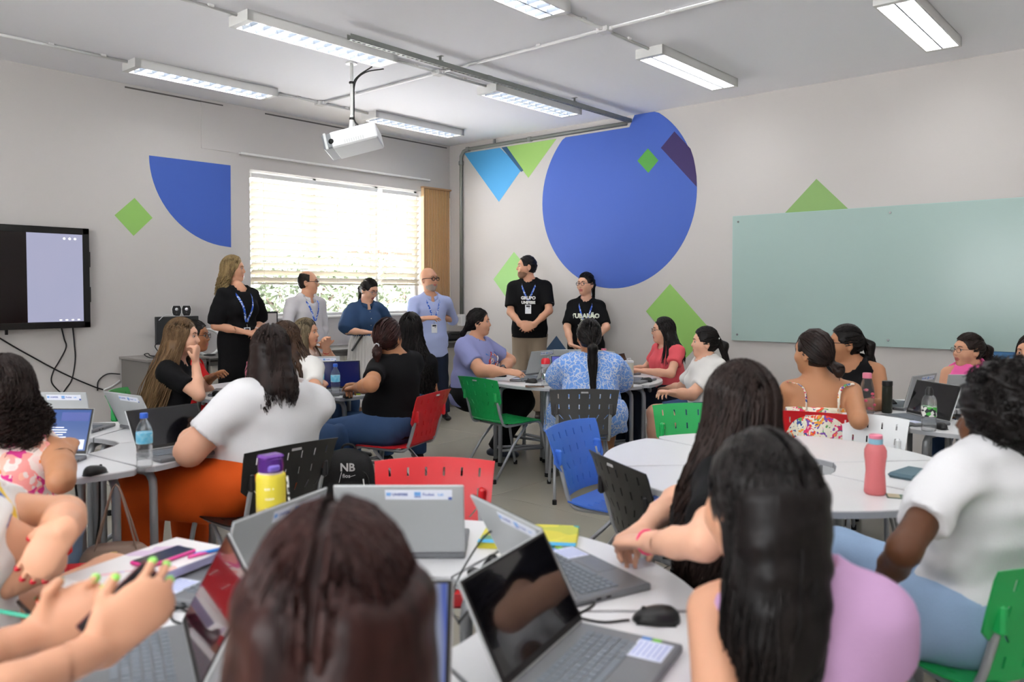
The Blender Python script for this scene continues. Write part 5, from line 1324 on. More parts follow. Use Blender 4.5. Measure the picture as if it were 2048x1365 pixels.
# ---- right of the nearest table
def one_sh(c): pass
person('woman with long dark hair and one bare shoulder in a lilac top',(1524,869,1.42),sh=(1585,1168,1.45),face=108,body=84,hip=110,S=.98,H=1.08,skin_='light',g=1.06,
 top=dict(m=F_lilac,sl=.35,hem=-.05,tank='L',neck=.07,seed=35,neckc=-.03),bottom=dict(m=F_navy,kind='trousers'),
 hair=dict(col='black',style='long',L=.27,n=1400,vol=1.15,seed=33,rad=.0030,open_=100,wave=.002,gather=.75,bp=True,gx=.02),arms=(dict(e=(1440,1500,'n'),w=(1400,1420,'f')),None),lean=.03)
person('woman with very long wavy black hair, arms folded, pink hair tie on her wrist',(1480,727,2.18),sh=(1462,905,2.18),face=118,body=150,hip=158,S=1.06,H=1.06,g=1.1,armr=.92,skin_='fair',
 top=dict(m=F_black,sl=.62,hem=-.05,seed=37),bottom=dict(m=F_navy,kind='trousers'),hair=dict(col='dark',style='long',L=.50,n=1200,curl=.010,vol=1.2,freq=9,rad=.0034,seed=35,back=-.1),
 arms=(dict(e=(1408,1088,'n'),w=(1292,1085,'f'),curl=.9,pn=(0,.2,-1)),dict(e=(1350,1000,'f'),w=(1285,1062,'n'),curl=.9,pn=(0,.3,-1))),handv=.0045,
 extras=lambda c: ring_on(c,0,.97,.030,mat('pink_band','f0457c',.5),'pink_band',.003))
person('person with a short dark afro in a white t-shirt and jeans on the green chair',(2008,750,2.2),sh=(2003,895,2.2),face=126,body=112,hip=140,pel=(1.33,2.27,.56),S=1.06,H=1.08,female=False,skin_='dark',
 top=dict(m=F_white,sl=.62,hem=-.05,seed=39,fold=.011),bottom=dict(m=F_ljeans,kind='trousers',inf=.02,fold=.007),hair=dict(col='black',style='afro',n=1000),
 arms=(dict(e=(1808,1100,'n'),w=(1765,1168,'f'),curl=.6,hdw=(-.1,.3,-.9)),dict(e=(2080,1060,'f'),w=(2000,1080,'f'))),knees=((162,.50),(128,.58,.1)),shoes='1c2230')
# ---- table under the blue circle
def cprint(c):
    rs=np.random.RandomState(4); cols=['e8622a','f2f2f2','2f7fd6','d8323c','e9a13a','e8e8ee','3a4fa8']
    for k in range(42):
        col=cols[k%7]; m=mat('print_'+col,col,.6); x=rs.uniform(-.085,.085); z=.30+rs.uniform(-.085,.085)
        P_=[Vector(front(c,x+.012*math.cos(t)*k%.02+t*.02*math.cos(k),z+t*.022*math.sin(k*1.7),.004)) for t in(-1,0,1)]
        MB().tube(P_,[.004,.007,.004],5,flat=.35).build('printed_mark',m,c['root'],smooth=True)
person('large woman in a lavender t-shirt with a colourful print, seated at the far table',(957,618,7.1),sh=(951,680,7.1),face=-4,body=-30,hip=0,S=1.1,H=1.0,g=1.38,skin_='light',armr=1.15,pel=(-.36,7.12,.56),
 top=dict(m=F_lav,sl=.7,hem=-.1,seed=41,fold=.006),bottom=dict(m=F_black,kind='trousers'),hair=dict(col='black',style='tail',tie=(-.095,0,-.06),tail=.16,n=300,tailw=.03,seed=37),
 arms=(dict(e=(1019,722,'f'),w=(1004,742,'n'),curl=.5),dict(e=(962,742,'n'),w=(1012,744,'n'),curl=.3,hdw=(.95,0,-.1))),extras=multi(cprint,watch(0,.9,'2c2c2e')),knees=((5,.5,-.2),(-5,.5,-.25)),shoes='2d3442')
person('woman in a blue patterned dress with a long black ponytail, seen from behind',(1178,639,5.9),sh=(1180,716,5.95),face=97,body=90,S=1.13,H=1.04,g=1.28,skin_='olive',
 top=dict(m=F_blue,sl=.85,hem=-.05,neck=.085,seed=43,inf=.018,puff=.01),bottom=dict(m=F_blue,kind='drape',hemz=.36,leg=.6),hair=dict(col='black',style='tail',tie=(-.098,0,-.035),tail=.44,n=420,tailw=.042,vol=1.2,seed=39,tdir=(.0,-.5,0)),
 arms=(dict(e=(1114,762,'f'),w=(1128,748,'f')),dict(e=(1244,770,'f'),w=(1228,752,'f'))))
person('woman with long black hair and glasses in a coral short-sleeved shirt',(1327,636,7.2),sh=(1333,690,7.2),face=178,body=205,hip=190,S=.98,H=.96,skin_='fair',
 top=dict(m=F_coral,sl=.55,hem=-.06,seed=45),bottom=dict(m=F_navy,kind='trousers'),hair=dict(col='black',style='long',L=.26,n=380,vol=1.05,seed=41,open_=80,back=.05),
 arms=(dict(e=(1342,748,'n'),w=(1283,742,'n'),curl=.5,pn=(0,0,-1)),dict(e=(1292,738,'f'),w=(1262,738,'n'),curl=.5)),extras=glasses('8a7468'))
def wclip(c):
    t=c['tie']; MB().tube([t+c['hl']*.045+c['hu']*.01,t+c['hu']*.014-c['hf']*.01,t-c['hl']*.045+c['hu']*.01],.007,6).build('hair_clip',mat('white_clip','e8e8e8',.3),c['root'],smooth=True)
person('woman with a clipped black ponytail in a white t-shirt and denim shorts',(1411,655,6.2),sh=(1412,722,6.2),face=172,body=192,hip=182,S=1.06,H=.98,g=1.22,skin_='fair',pel=(1.60,6.2,.56),
 top=dict(m=F_whitem,sl=.7,hem=-.1,seed=47,fold=.006,hemout=1),bottom=dict(m=F_shorts,kind='shorts',leg=.85),hair=dict(col='black',style='tail',tie=(-.10,0,.02),tail=.34,n=380,tailw=.036,seed=43),
 arms=(dict(e=(1383,790,'n'),w=(1342,786,'n'),curl=.8,pn=(0,0,-1)),dict(e=(1365,775,'f'),w=(1335,778,'f'),curl=.8)),extras=wclip,shoes='6b4a35')
# ---- far right table
person('woman in a tropical print strap top with low tied dark hair, seen from behind',(1628,661,4.55),sh=(1640,762,4.55),face=122,body=74,S=1.1,H=1.06,g=1.14,skin_='olive',
 top=dict(m=F_tropic,sl=0,hem=-.05,straps=.62,seed=49,strapw=.015),bottom=dict(m=F_whitem,kind='trousers'),hair=dict(col='dark',style='tail',tie=(-.095,-.02,-.05),tail=.10,n=420,tailw=.034,seed=45),
 arms=(dict(e=(1562,850,'f'),w=(1590,830,'f')),dict(e=(1718,842,'n'),w=(1706,822,'f'))))
person('woman in a black sleeveless top with a long black ponytail, turned to the left',(1692,651,5.35),sh=(1702,722,5.35),face=170,body=228,hip=200,S=1.06,H=1.04,g=1.15,skin_='olive',
 top=dict(m=F_black,sl=0,hem=-.05,tank=True,neck=.078,seed=51,neckc=.02),bottom=dict(m=F_black,kind='trousers'),hair=dict(col='black',style='tail',tie=(-.105,0,.035),tail=.42,n=420,tailw=.036,seed=47,tdir=(.8,0,0)),
 arms=(dict(e=(1768,812,'n'),w=(1712,806,'n'),curl=.5,pn=(0,0,-1)),dict(e=(1668,800,'f'),w=(1700,806,'n'),curl=.5)),extras=glasses('2b2728'),shoes='c9b9a0')
person('woman with curly dark ponytail and thin glasses in a sleeveless pink top',(1938,668,5.7),sh=(1943,735,5.7),face=186,body=246,hip=235,S=1.0,H=.98,skin_='light',
 top=dict(m=F_pink,sl=0,hem=-.05,tank=True,neck=.056,seed=53),bottom=jeans,hair=dict(col='dark',style='tail',tie=(-.095,0,.04),tail=.27,n=480,tailw=.05,curl=.012,seed=49,freq=12),extras=glasses('4a4040',.0015))
person('woman with loose dark curly hair, cut by the right edge of the photo',(2066,670,5.1),face=205,body=235,S=1.0,H=1.0,skin_='light',
 top=dict(m=F_black,sl=.5,hem=-.05,seed=55),bottom=jeans,hair=dict(col='dark',style='long',L=.28,n=320,curl=.012,vol=1.3,seed=51))
# ------------------------------------------------------------------ laptops
M_lapg=mat('laptop_grey','77797d',.4,metal=.35); M_laps=mat('laptop_silver','b2b5b6',.38,metal=.25); M_key=mat('laptop_key','6f767f',.5); M_scr=mat('screen_black','07070d',.08,spec=.6,coat=.5)
M_stk=mat('sticker_white','dcdfea',.5); M_ink=mat('sticker_ink_blue','3b55a6',.5); M_ink2=mat('sticker_ink_light','6fa3dc',.5); M_port=mat('port_black','0a0a0a',.5)
LW,LD,LH,LID=.36,.235,.018,.215
me_lb=MB().box((0,-LD/2,LH/2),(LW,LD,LH),bev=.004).mesh('base',M_lapg)
me_lid=MB().box((0,0,LID/2),(LW,.007,LID),bev=.003).mesh('screen_lid',M_laps)
me_bez=MB().box((0,-.0042,LID/2+.002),(LW-.006,.0012,LID-.008)).mesh('bezel',M_port)
me_tp=MB().box((0,-LD+.045,LH+.0004),(.10,.06,.0008)).mesh('touchpad',mat('touchpad','6c6e72',.3))
me_kb=MB()
KEYS=[]
for r in range(6):
    for k in range(14 if r<5 else 9):
        x=-.145+k*.0212 if r<5 else [-.145,-.124,-.103,-.082,-.01,.062,.083,.104,.125][k]
        w=.018 if not(r==5 and k==4) else .11
        KEYS.append((x,-.045-r*.0195,w)); me_kb.box((x,-.045-r*.0195,LH+.0012),(w,.016,.002))
me_kb=me_kb.mesh('keyboard',M_key); me_k1=MB().box((0,0,0),(.018,.016,.0022),bev=.0008).mesh('key',M_key); me_k2=MB().box((0,0,0),(.11,.016,.0022),bev=.0008).mesh('key',M_key)
me_prt=MB().box((LW/2,-.07,LH*.5),(.0012,.014,.006)).box((LW/2,-.10,LH*.5),(.0012,.014,.006)).box((LW/2,-.13,LH*.5),(.0012,.006,.006)).box((-LW/2,-.07,LH*.5),(.0012,.014,.006)).box((-LW/2,-.1,LH*.5),(.0012,.014,.006)).mesh('ports',M_port)
me_stk=MB().box((-.155+.10,.0042,LID-.028),(.185,.0008,.030)).mesh('label_sticker',M_stk)
def _txt(t,s,x,z,m,parent,rot=True,nm='sticker_text'):
    me=text_mesh(t,s,0,bold=.0004); me.materials.append(m); o=obj(nm,me,parent); o.rotation_euler=(R(90),0,R(180)); o.location=(x,.0050,z); return o
STM=[]
def laptop(u,v,look,th,label,screen=None,z=TH,sticker=True,keys=False,dark=False,group='classroom laptops'):
    t=empty('laptop',W(u,v,z+.001),ang(look)-R(90),label,'laptop',group)
    b_=obj("base",me_lb,t); obj("ports",me_prt,b_)['kind']='stuff'; obj('touchpad',me_tp,b_)
    if keys:
        for x,y,w in KEYS: obj('key',me_k2 if w>.1 else me_k1,b_,(x,y,LH+.0011))
        MB().box((.115,-LD+.050,LH+.0008),(.085,.075,.001)).build('instruction_sticker',mat('instruction_paper','cdd3ea',.5),b_)
        mb=MB()
        for k in range(6): mb.box((.115,-LD+.078-k*.011,LH+.0014),(.07 if k%2 else .06,.003,.0004))
        mb.build('sticker_lines',mat('ink_pale','8f9bd0',.6),b_)
        MB().box((.165,-LD+.075,LH+.0009),(.014,.02,.001)).build('blue_sticker',mat('blue_sticker','4f86cc',.4),b_); MB().box((.165,-LD+.052,LH+.0009),(.014,.018,.001)).build('green_sticker',mat('green_sticker','72c23c',.4),b_)
    else:
        k=obj('keyboard',me_kb,b_); k['kind']='stuff'
        MB().box((.12,-LD+.045,LH+.0008),(.08,.06,.001)).build('instruction_sticker',mat('instruction_paper','cdd3ea',.5),b_)
    ld_=obj('screen_lid',me_lid,t,(0,-.004,LH)); ld_.rotation_euler=(R(-th),0,0)
    obj('bezel',me_bez,ld_)
    m=screen or M_scr
    MB().box((0,-.0052,LID/2+.006),(LW-.022,.0012,LID-.028)).build('screen',m,ld_)
    if sticker:
        obj('label_sticker',me_stk,ld_)
        MB().box((.028,.0048,LID-.026),(.012,.0006,.010)).box((-.052,.0048,LID-.025),(.018,.0006,.012)).build('sticker_emblem',M_ink2,ld_)
        MB().box((-.052,.0052,LID-.034),(.018,.0004,.003)).box((-.142,.0048,LID-.039),(.010,.0006,.008)).build('sticker_emblem',M_ink,ld_)
        if not STM:
            for tt in('UNIFEBE','Pocket','Lab'): STM.append(text_mesh(tt,.0115,0,bold=.0003,align='LEFT'))
            for me,m_ in zip(STM,(M_ink,M_ink,M_ink2)): me.materials.append(m_)
        for me,x in zip(STM,(.018,-.066,-.108)):
            o=obj('sticker_text',me,ld_); o.rotation_euler=(R(90),0,R(180)); o.location=(x,.0050,LID-.027)
    return t
def emis(name,kind,scale,stops,es,**k):
    m=ramp_mat(name,kind,scale,stops,.2,**k); nt,b=nodes(m); l=[l for l in nt.links if l.to_socket==b.inputs['Base Color']][0]; nt.links.new(l.from_socket,b.inputs['Emission Color']); nt.links.remove(l)
    b.inputs['Base Color'].default_value=(.01,.01,.01,1); b.inputs['Emission Strength'].default_value=es; return m
S_wall=emis('screen_wallpaper','wave',3.2,[(0,'8f9bb4'),(.5,'7f8fc4'),(.7,'4a66d0'),(1,'a9b2c8')],.6,dist=2.5,detail=1)
S_blue=emis('screen_slide_blue','noise',1.5,[(0,'3a63b0'),(1,'3f6cbd')],.75)
S_viol=emis('screen_violet','noise',1.5,[(0,'4a4fae'),(1,'5a60c0')],.8)
S_navy=mat('screen_navy','10163f',.1,emit='10163f',es=.6)
S_red=mat('screen_painted_red_reflection','2a0d14',.07,spec=.7,coat=.5,emit='32101a',es=.25)  # dark red reflection put into the screen colour and a faint glow
laptop(.067,1.60,151,28,'open laptop with a black screen, right of the dark-haired head in the foreground',keys=True)
laptop(.061,2.03,-150,28,'silver laptop seen from behind at the right of the nearest table, keyboard toward the mouse',keys=True)
laptop(-.313,2.226,-90,16,'silver laptop with its labelled lid turned squarely to the camera',keys=False)
laptop(-.626,2.007,-23,16,'silver laptop with its lid turned left, in front of the yellow and purple bottle',keys=True,screen=S_red)
laptop(-.65,1.59,27,28,'open laptop with a reflecting dark screen in front of the hands with the phone',keys=True,screen=S_red)
laptop(-.29,1.40,90,25,'open laptop with a blue wallpaper screen, mostly hidden by the foreground head',screen=S_wall)
# left table
l=laptop(-2.10,3.57,88,20,'open laptop showing a blue slide in front of the pink floral top',screen=S_blue)
lid=[c for c in l.children if c.name.startswith('screen_lid')][0]
mb=MB(); 
for k in range(6): mb.box((.02+.004*(k%3),-.0062,.125-k*.011),(.07+.012*((k*2)%3),.0006,.0035))
mb.build('screen_text',mat('slide_text','dfe6f4',.4,emit='dfe6f4',es=.6),lid)
MB().box((.09,-.0062,.048),(.14,.0006,.045)).build('screen_panel',mat('slide_panel','b9c3d8',.4,emit='b9c3d8',es=.6),lid)
MB().box((.10,-.0062,.175),(.13,.0006,.04)).build('screen_panel',mat('slide_dark','34427c',.4,emit='34427c',es=.6),lid)
laptop(-1.61,3.76,140,33,'open laptop with a black screen behind the water bottle on the left table')
laptop(-2.42,4.22,-92,14,'silver laptop lid with label at the back of the left table, nearest the left edge')
laptop(-2.04,4.30,-124,25,'silver laptop lid with label at the back of the left table, near the green chair')
# table in front of the blonde woman
laptop(-1.32,5.98,112,12,'laptop with a navy screen behind the two water bottles',screen=S_navy)
laptop(-2.0,5.92,12,25,'laptop with a dark red reflecting screen at the arm of the long-haired woman',screen=S_red)
laptop(-1.62,6.62,-80,20,'silver laptop in front of the woman with highlighted hair')
laptop(-1.98,6.55,-30,20,'laptop in front of the woman in red')
# centre table
laptop(.25,6.78,-14,25,'laptop with a pale reflecting screen beside the red-lidded tumbler',screen=mat('screen_painted_pale_reflection','8e918f',.25))  # grey reflection painted as the plain screen colour
laptop(.50,6.50,92,14,'laptop with a violet screen in front of the blue patterned dress',screen=S_viol)
laptop(.56,7.30,-90,14,'silver laptop with labelled lid at the back of the table under the blue circle')
laptop(.94,6.72,148,20,'black-screened laptop beside the beige tumbler')
laptop(.88,7.22,-150,18,'silver laptop lid at the back right of the table under the blue circle')
laptop(.24,7.22,-40,18,'laptop in front of the woman in lavender at the back left of her table')
# far right table
laptop(2.445,4.64,12,20,'dark-screened laptop behind the white chair back')
laptop(2.98,5.12,-92,15,'silver laptop with labelled lid in front of the pink top')
laptop(2.86,4.46,80,18,'laptop with a blue screen half hidden by the afro hair',screen=S_navy)
laptop(2.62,5.12,-50,15,'silver laptop lid behind the dark green bottle')
# ------------------------------------------------------------------ mice
def mouse_me():
    V=[];F=[];nu,nv=14,6
    for j in range(nv+1):
        t=j/nv*math.pi/2
        for i in range(nu):
            a=2*math.pi*i/nu; r=math.cos(t)**.6; x=.056*math.cos(a)*r*(1 if math.cos(a)<0 else .97); y=.031*math.sin(a)*r; z=.034*math.sin(t)*(1-.28*x/.056); V.append((x,y,z+.003))
    for j in range(nv):
        for i in range(nu): F.append((j*nu+i,j*nu+(i+1)%nu,(j+1)*nu+(i+1)%nu,(j+1)*nu+i))
    F.append(tuple(range(nu))[::-1]); mb=MB().add(V,F); mb.box((0,0,.0015),(.09,.045,.003)); return mb.mesh('shell',M_black,smooth=True)
me_ms=mouse_me(); me_wh=MB().lathe([(.004,-.003),(.006,-.0025),(.006,.0025),(.004,.003)],12,M=Matrix.Translation((.028,0,.030))@Matrix.Rotation(R(90),4,'X')).mesh('scroll_wheel',M_dark)
def mouse(u,v,deg,label):
    t=empty('mouse',W(u,v,TH+.001),ang(deg),label,'computer mouse','black computer mice'); obj('shell',me_ms,t); obj('scroll_wheel',me_wh,t); return t
mouse(.33,1.795,172,'black mouse on the seam of the nearest table, right of the laptops')
mouse(-.975,1.90,20,'black mouse beside the phone-holding hands')
mouse(-1.73,3.27,70,'black mouse right of the laptop with the blue slide')
mouse(-2.12,5.72,0,'black mouse by the elbow of the long-haired woman')
mouse(-1.17,5.62,120,'black mouse right of the two water bottles')
mouse(-.10,7.02,0,'black mouse in front of the woman in lavender')
mouse(.16,6.56,150,'black mouse beside the red-lidded tumbler')
mouse(1.12,6.62,160,'black mouse in front of the woman in coral')
mouse(2.36,4.36,100,'black mouse below the dark-screened laptop on the far right table')
def tcable(pts,lab,r=.003,m=M_black,z=TH+.004): 
    return wire('cable',[W(p[0],p[1],(p[2] if len(p)>2 else z)) for p in pts],lab,m,r)
tcable([(.27,1.80),(.20,1.79),(.13,1.84),(.11,1.93),(.17,1.95),(.20,1.90),(.16,1.84),(.12,1.80)],'mouse cable looped between the two laptops at the right')
tcable([(.10,1.83),(.06,1.93),(.03,2.02,TH+.05),(.0,2.06,TH+.08)],'black cable rising over the keyboard at the right')
tcable([(-.12,1.78),(-.15,1.90),(-.13,2.05,TH+.03),(-.07,2.13,TH+.10),(-.02,2.15,TH+.11)],'black cable arching beside the central silver lid',.0028)
tcable([(-.12,1.79),(-.09,1.90),(-.06,1.98),(-.05,2.04)],'black cable with a small box between the silver laptops',.0028)
tag(MB().box((0,0,.008),(.022,.04,.014),bev=.004).build('cable_box',M_black,loc=W(-.098,1.90,TH)),'small black cable box on the white table behind the dark head','cable box')
hub=empty('usb_hub',W(-.075,2.07,TH),ang(-30),'black charging block with cables leaning between the silver laptops','charger'); MB().box((0,0,.04),(.045,.028,.07),bev=.006,M=Matrix.Rotation(R(35),4,'Y')).build('block',M_black,hub); MB().box((0,.0,.012),(.09,.03,.02),bev=.004).build('plug',M_black,hub)
tcable([(-.90,1.86),(-.82,1.88),(-.76,1.84),(-.74,1.78),(-.78,1.80),(-.80,1.86),(-.74,1.90)],'tangled black cable left of the reflecting laptop')
tcable([(-.93,1.98),(-.88,1.86),(-.84,1.80),(-.80,1.84)],'second black cable beside the left mouse')
# cables hanging under the left table
for i,pts in enumerate(([(-1.95,3.42,.70),(-1.97,3.42,.55),(-1.93,3.42,.35),(-1.94,3.4,.1),(-1.98,3.4,.02)],[(-1.90,3.42,.70),(-1.89,3.42,.5),(-1.92,3.42,.3),(-1.9,3.4,.1),(-1.93,3.4,.02)],[(-1.79,3.42,.70),(-1.80,3.42,.45),(-1.86,3.42,.2),(-1.93,3.4,.02)])):
    tcable(pts,['left','middle','right'][i]+' of three black cables hanging under the left table',.005)
# ------------------------------------------------------------------ bottles
M_clear=mat('clear_plastic','f2f6f8',.05,trans=.9,ior=1.2,alpha=.55); M_water=M_clear
def bottle(u,v,label,prof,m,parts,z=TH,name='bottle',cat='bottle',group=None,n=24):
    t=empty(name,W(u,v,z+.001),0,label,cat,group); MB().lathe(prof,n).build('body',m,t,smooth=True)
    for nm,pf,mm in parts: MB().lathe(pf,n).build(nm,mm,t,autos=40)
    return t
M_capb=mat('blue_cap','2a62cf',.4); M_labb=ramp_mat('water_label','noise',40,[(.35,'5fc0e6'),(.6,'8bd3ee'),(.7,'dbe9f2')],.4)
def water(u,v,label,s=1.):
    P=[(.0,0),(.029,0),(.033,.008),(.033,.03),(.031,.036),(.033,.042),(.033,.06),(.031,.066),(.033,.072),(.033,.09),(.031,.096),(.033,.104),(.033,.155),(.031,.168),(.022,.19),(.0135,.203),(.0135,.215)]
    return bottle(u,v,label,[(r,z*s) for r,z in P],M_clear,[('cap',[(.0,.213*s),(.0165,.213*s),(.0165,.232*s),(.015,.235*s),(0,.235*s)],M_capb),('label',[(.0335,.105*s),(.0338,.107*s),(.0338,.150*s),(.0335,.152*s)],M_labb)],group='bottled waters')
water(-1.585,3.40,'clear water bottle with blue cap and label on the left table'); water(-1.277,5.72,'clear water bottle with blue cap, right of the pair by the navy laptop'); water(-1.42,5.84,'clear water bottle with blue cap, left of the pair by the navy laptop')
M_pinkb=mat('pink_translucent','ee8a8c',.25,trans=.35,ior=1.2); 
bottle(1.36,2.95,'tall coral pink bottle with a blue collar standing on the empty round table',[(0,0),(.034,0),(.039,.008),(.037,.04),(.0335,.085),(.036,.12),(.0395,.145),(.039,.165),(.032,.182),(.024,.19)],M_pinkb,[('collar',[(0,.186),(.025,.187),(.025,.208),(0,.209)],mat('blue_collar','8cb9cc',.4)),('cap',[(0,.208),(.0235,.209),(.0235,.222),(.021,.224),(0,.224)],mat('pink_cap','e8849c',.4))])
yp=mat('yellow_purple_bottle','d8c83a',.45); nt,b=nodes(yp); tc=nt.nodes.new('ShaderNodeTexCoord'); sx=nt.nodes.new('ShaderNodeSeparateXYZ'); rr=nt.nodes.new('ShaderNodeValToRGB'); mp_=nt.nodes.new('ShaderNodeMapRange'); mp_.inputs['From Max'].default_value=.2
nt.links.new(tc.outputs['Object'],sx.inputs[0]); nt.links.new(sx.outputs[2],mp_.inputs['Value']); nt.links.new(mp_.outputs[0],rr.inputs[0]); nt.links.new(rr.outputs[0],b.inputs['Base Color']); rr.color_ramp.elements[0].position=.25; rr.color_ramp.elements[0].color=lin('8a55b0'); rr.color_ramp.elements[1].position=.55; rr.color_ramp.elements[1].color=lin('dccb3e')
M_pur=mat('purple_cap','4d2574',.2)
yb=bottle(-.735,2.40,'large bottle fading from yellow to purple, with a purple flip lid',[(0,0),(.040,0),(.044,.006),(.044,.195),(.042,.204),(.038,.206)],yp,[('neck',[(.036,.205),(.036,.213)],mat('pale_neck','d8c7c0',.4)),('lid',[(0,.211),(.037,.212),(.038,.225),(.037,.252),(0,.258)],M_pur)])
MB().box((-.012,-.036,.226),(.04,.012,.02),bev=.005).build('latch',mat('violet_latch','7b63c4',.3),yb)
MB().box((.0,-.0,.256),(.07,.05,.014),bev=.006).build('flip_top',mat('purple_flip','6b3a96',.2),yb)
mm=mat('marking_white','efe9c8',.5); ca,sa=W(0,-1,0).to_2d(),W(1,0,0).to_2d()
for k,tx in enumerate(('8:00','10:00','12:00','14:00')):
    for j,(s_,dx) in enumerate(((tx,.000),('•',.022))):
        me=text_mesh(s_,.010 if j==0 else .02,0,bold=.0004,align='LEFT'); co=np.zeros(len(me.vertices)*3); me.vertices.foreach_get('co',co); co=co.reshape(-1,3); x=co[:,0]+dx-.006; a_=x/.0445
        o=np.stack([ca.x*.0445*np.cos(a_)+sa.x*.0445*np.sin(a_),ca.y*.0445*np.cos(a_)+sa.y*.0445*np.sin(a_),co[:,1]+.165-k*.03],1); me.vertices.foreach_set('co',o.ravel()); me.materials.append(mm); obj('marking',me,yb)
cs=ramp_mat('checked_strap','cells',120,[(0,'141414'),(.5,'cfcfcf')],.6,const=True)
MB().tube([W(-.735+.052,2.40-.01,TH+.20)-W(-.735,2.40,TH),W(.058,-.01,.12),W(.06,-.01,.02)],.006,6,flat=.3).build('strap',cs,yb)
tb=bottle(.27,6.36,'clear tumbler with a red flip lid on the table under the blue circle',[(0,0),(.03,0),(.034,.01),(.036,.13),(.033,.15)],M_clear,[('lid',[(0,.175),(.036,.176),(.037,.205),(.025,.222),(0,.224)],mat('red_lid','d8202f',.35)),('collar',[(.033,.15),(.037,.152),(.037,.176),(0,.177)],mat('clear_grey','b9bcc0',.2,alpha=.7)),('metal_band',[(.0352,.05),(.0362,.052),(.0362,.10),(.0352,.102)],mat('band_metal','a9b0b4',.2,metal=.8))],name='tumbler')
tb=bottle(.925,6.26,'tall beige tumbler with a white handle lid',[(0,0),(.034,0),(.036,.008),(.037,.19),(.036,.195)],mat('beige_tumbler','cdc8b6',.45),[('lid',[(0,.195),(.037,.196),(.037,.208),(.03,.213),(0,.213)],mat('tumbler_lid','d9d9d8',.3))],name='tumbler')
MB().tube([(-.03,0,.208),(-.02,0,.228),(.02,0,.228),(.03,0,.208)],.004,6).build('handle',mat('tumbler_lid','d9d9d8',.3),tb,smooth=True)
bottle(.86,7.42,'pink and blue capped bottle behind the far laptops',[(0,0),(.033,0),(.036,.01),(.036,.16),(.026,.185)],M_pinkb,[('collar',[(0,.185),(.026,.186),(.026,.205),(0,.206)],mat('blue_collar','8cb9cc',.4)),('cap',[(0,.205),(.024,.206),(.024,.222),(0,.223)],mat('pink_cap','e8849c',.4))])
hb=bottle(2.20,4.90,'clear bottle with pink hearts and a pink cap on the far right table',[(0,0),(.04,0),(.044,.01),(.044,.11),(.042,.15),(.034,.19),(.024,.225)],M_clear,[('cap',[(0,.22),(.027,.221),(.027,.25),(.024,.254),(0,.254)],mat('pink_cap','e8849c',.4))])
for k in range(9):
    a=k*2.4; z=.03+.014*k; MB().sphere((.0435*math.cos(a),.0435*math.sin(a),z),(.011,.011,.009),8).build('heart_print',mat('heart_pink','e8607c',.4),hb,smooth=True)
bottle(2.34,4.93,'slim dark green translucent bottle with a black cap',[(0,0),(.028,0),(.031,.006),(.030,.165),(.028,.17)],mat('smoky_green','3c4038',.1,trans=.5,ior=1.2),[('cap',[(0,.17),(.031,.171),(.031,.198),(.029,.2),(0,.2)],M_black)])
bt=bottle(2.27,4.30,'clear bottle with a black sport cap and patterned band',[(0,0),(.036,0),(.038,.01),(.038,.16),(.03,.185),(.02,.195)],M_clear,[('cap',[(0,.19),(.02,.192),(.02,.22),(.012,.238),(0,.24)],M_black),('band',[(.0385,.08),(.039,.082),(.039,.13),(.0385,.132)],ramp_mat('band_print','cells',60,[(0,'e8e8e4'),(.5,'20242a'),(.75,'4fae4a')],.5,const=True))])
bottle(-2.03,6.12,'pink bottle left of the large white t-shirt',[(0,0),(.032,0),(.036,.01),(.035,.08),(.032,.12),(.035,.15),(.022,.19)],mat('pink_solid','e887a0',.4),[('cap',[(0,.19),(.022,.191),(.022,.215),(0,.217)],mat('pink_cap','e8849c',.4))])
bottle(-2.06,6.45,'clear bottle with a yellow cap behind the pink bottle',[(0,0),(.032,0),(.036,.01),(.035,.16),(.018,.20)],M_clear,[('cap',[(0,.20),(.018,.201),(.018,.225),(0,.226)],mat('yellow_cap','e8b52e',.4))])
cup=bottle(-1.28,6.20,'bright blue cup beside the navy laptop',[(0,0),(.03,0),(.038,.10),(.036,.10),(.029,.004)],mat('cup_blue','2c5fd0',.4),[],name='cup',cat='cup')
# ------------------------------------------------------------------ things on the tables
def slab(name,u,v,z,deg,dims,m,label,cat,bev=.002,extra=None):
    t=empty(name,W(u,v,z),ang(deg),label,cat); MB().box((0,0,dims[2]/2),dims,bev=bev).build('body' if name!='book' else 'cover',m,t)
    if extra: extra(t)
    return t
M_ylw=ramp_mat('yellow_green_cover','cells',9,[(0,'d9cf45'),(.6,'cfc53a'),(.75,'8fb04a'),(.9,'3f9a9a')],.5,dist=.2)
def bk(t):
    MB().box((0,0,.009),(.282,.198,.014)).build('pages',mat('paper','e9e7e0',.8),t); MB().box((-.05,-.06,.0205),(.18,.05,.0006)).build('green_band',mat('green_band','5f8f6c',.5),t); MB().box((.0,-.09,.0206),(.29,.03,.0006)).build('blue_band',mat('blue_band','46aede',.5),t)
slab('book',.055,2.40,TH,-8,(.29,.205,.02),M_ylw,'yellow and green book lying at the far edge of the nearest table','book',extra=bk)
M_pl=ramp_mat('planner_cover','cells',12,[(0,'e4e1e2'),(.72,'e4e1e2'),(.78,'f0b9a8'),(.86,'c9b9d8'),(.93,'e4e1e2')],.5,dist=.3)
def pg(t): MB().box((0,0,.012),(.35,.20,.016)).build('pages',mat('paper','e9e7e0',.8),t); MB().box((0,-.106,.012),(.36,.003,.02)).build('edge',mat('lilac_edge','a9a6c8',.5),t)
slab('planner',-.955,2.065,.745,64,(.36,.21,.024),M_pl,'thick white planner with small flower prints, under the pink phone','notebook',extra=pg)
def ph(t): MB().box((0,0,.0102),(.142,.066,.001),bev=.0004).build('screen',mat('phone_screen','26262a',.12),t); MB().box((.0745,0,.005),(.001,.01,.003)).build('port',M_port,t)
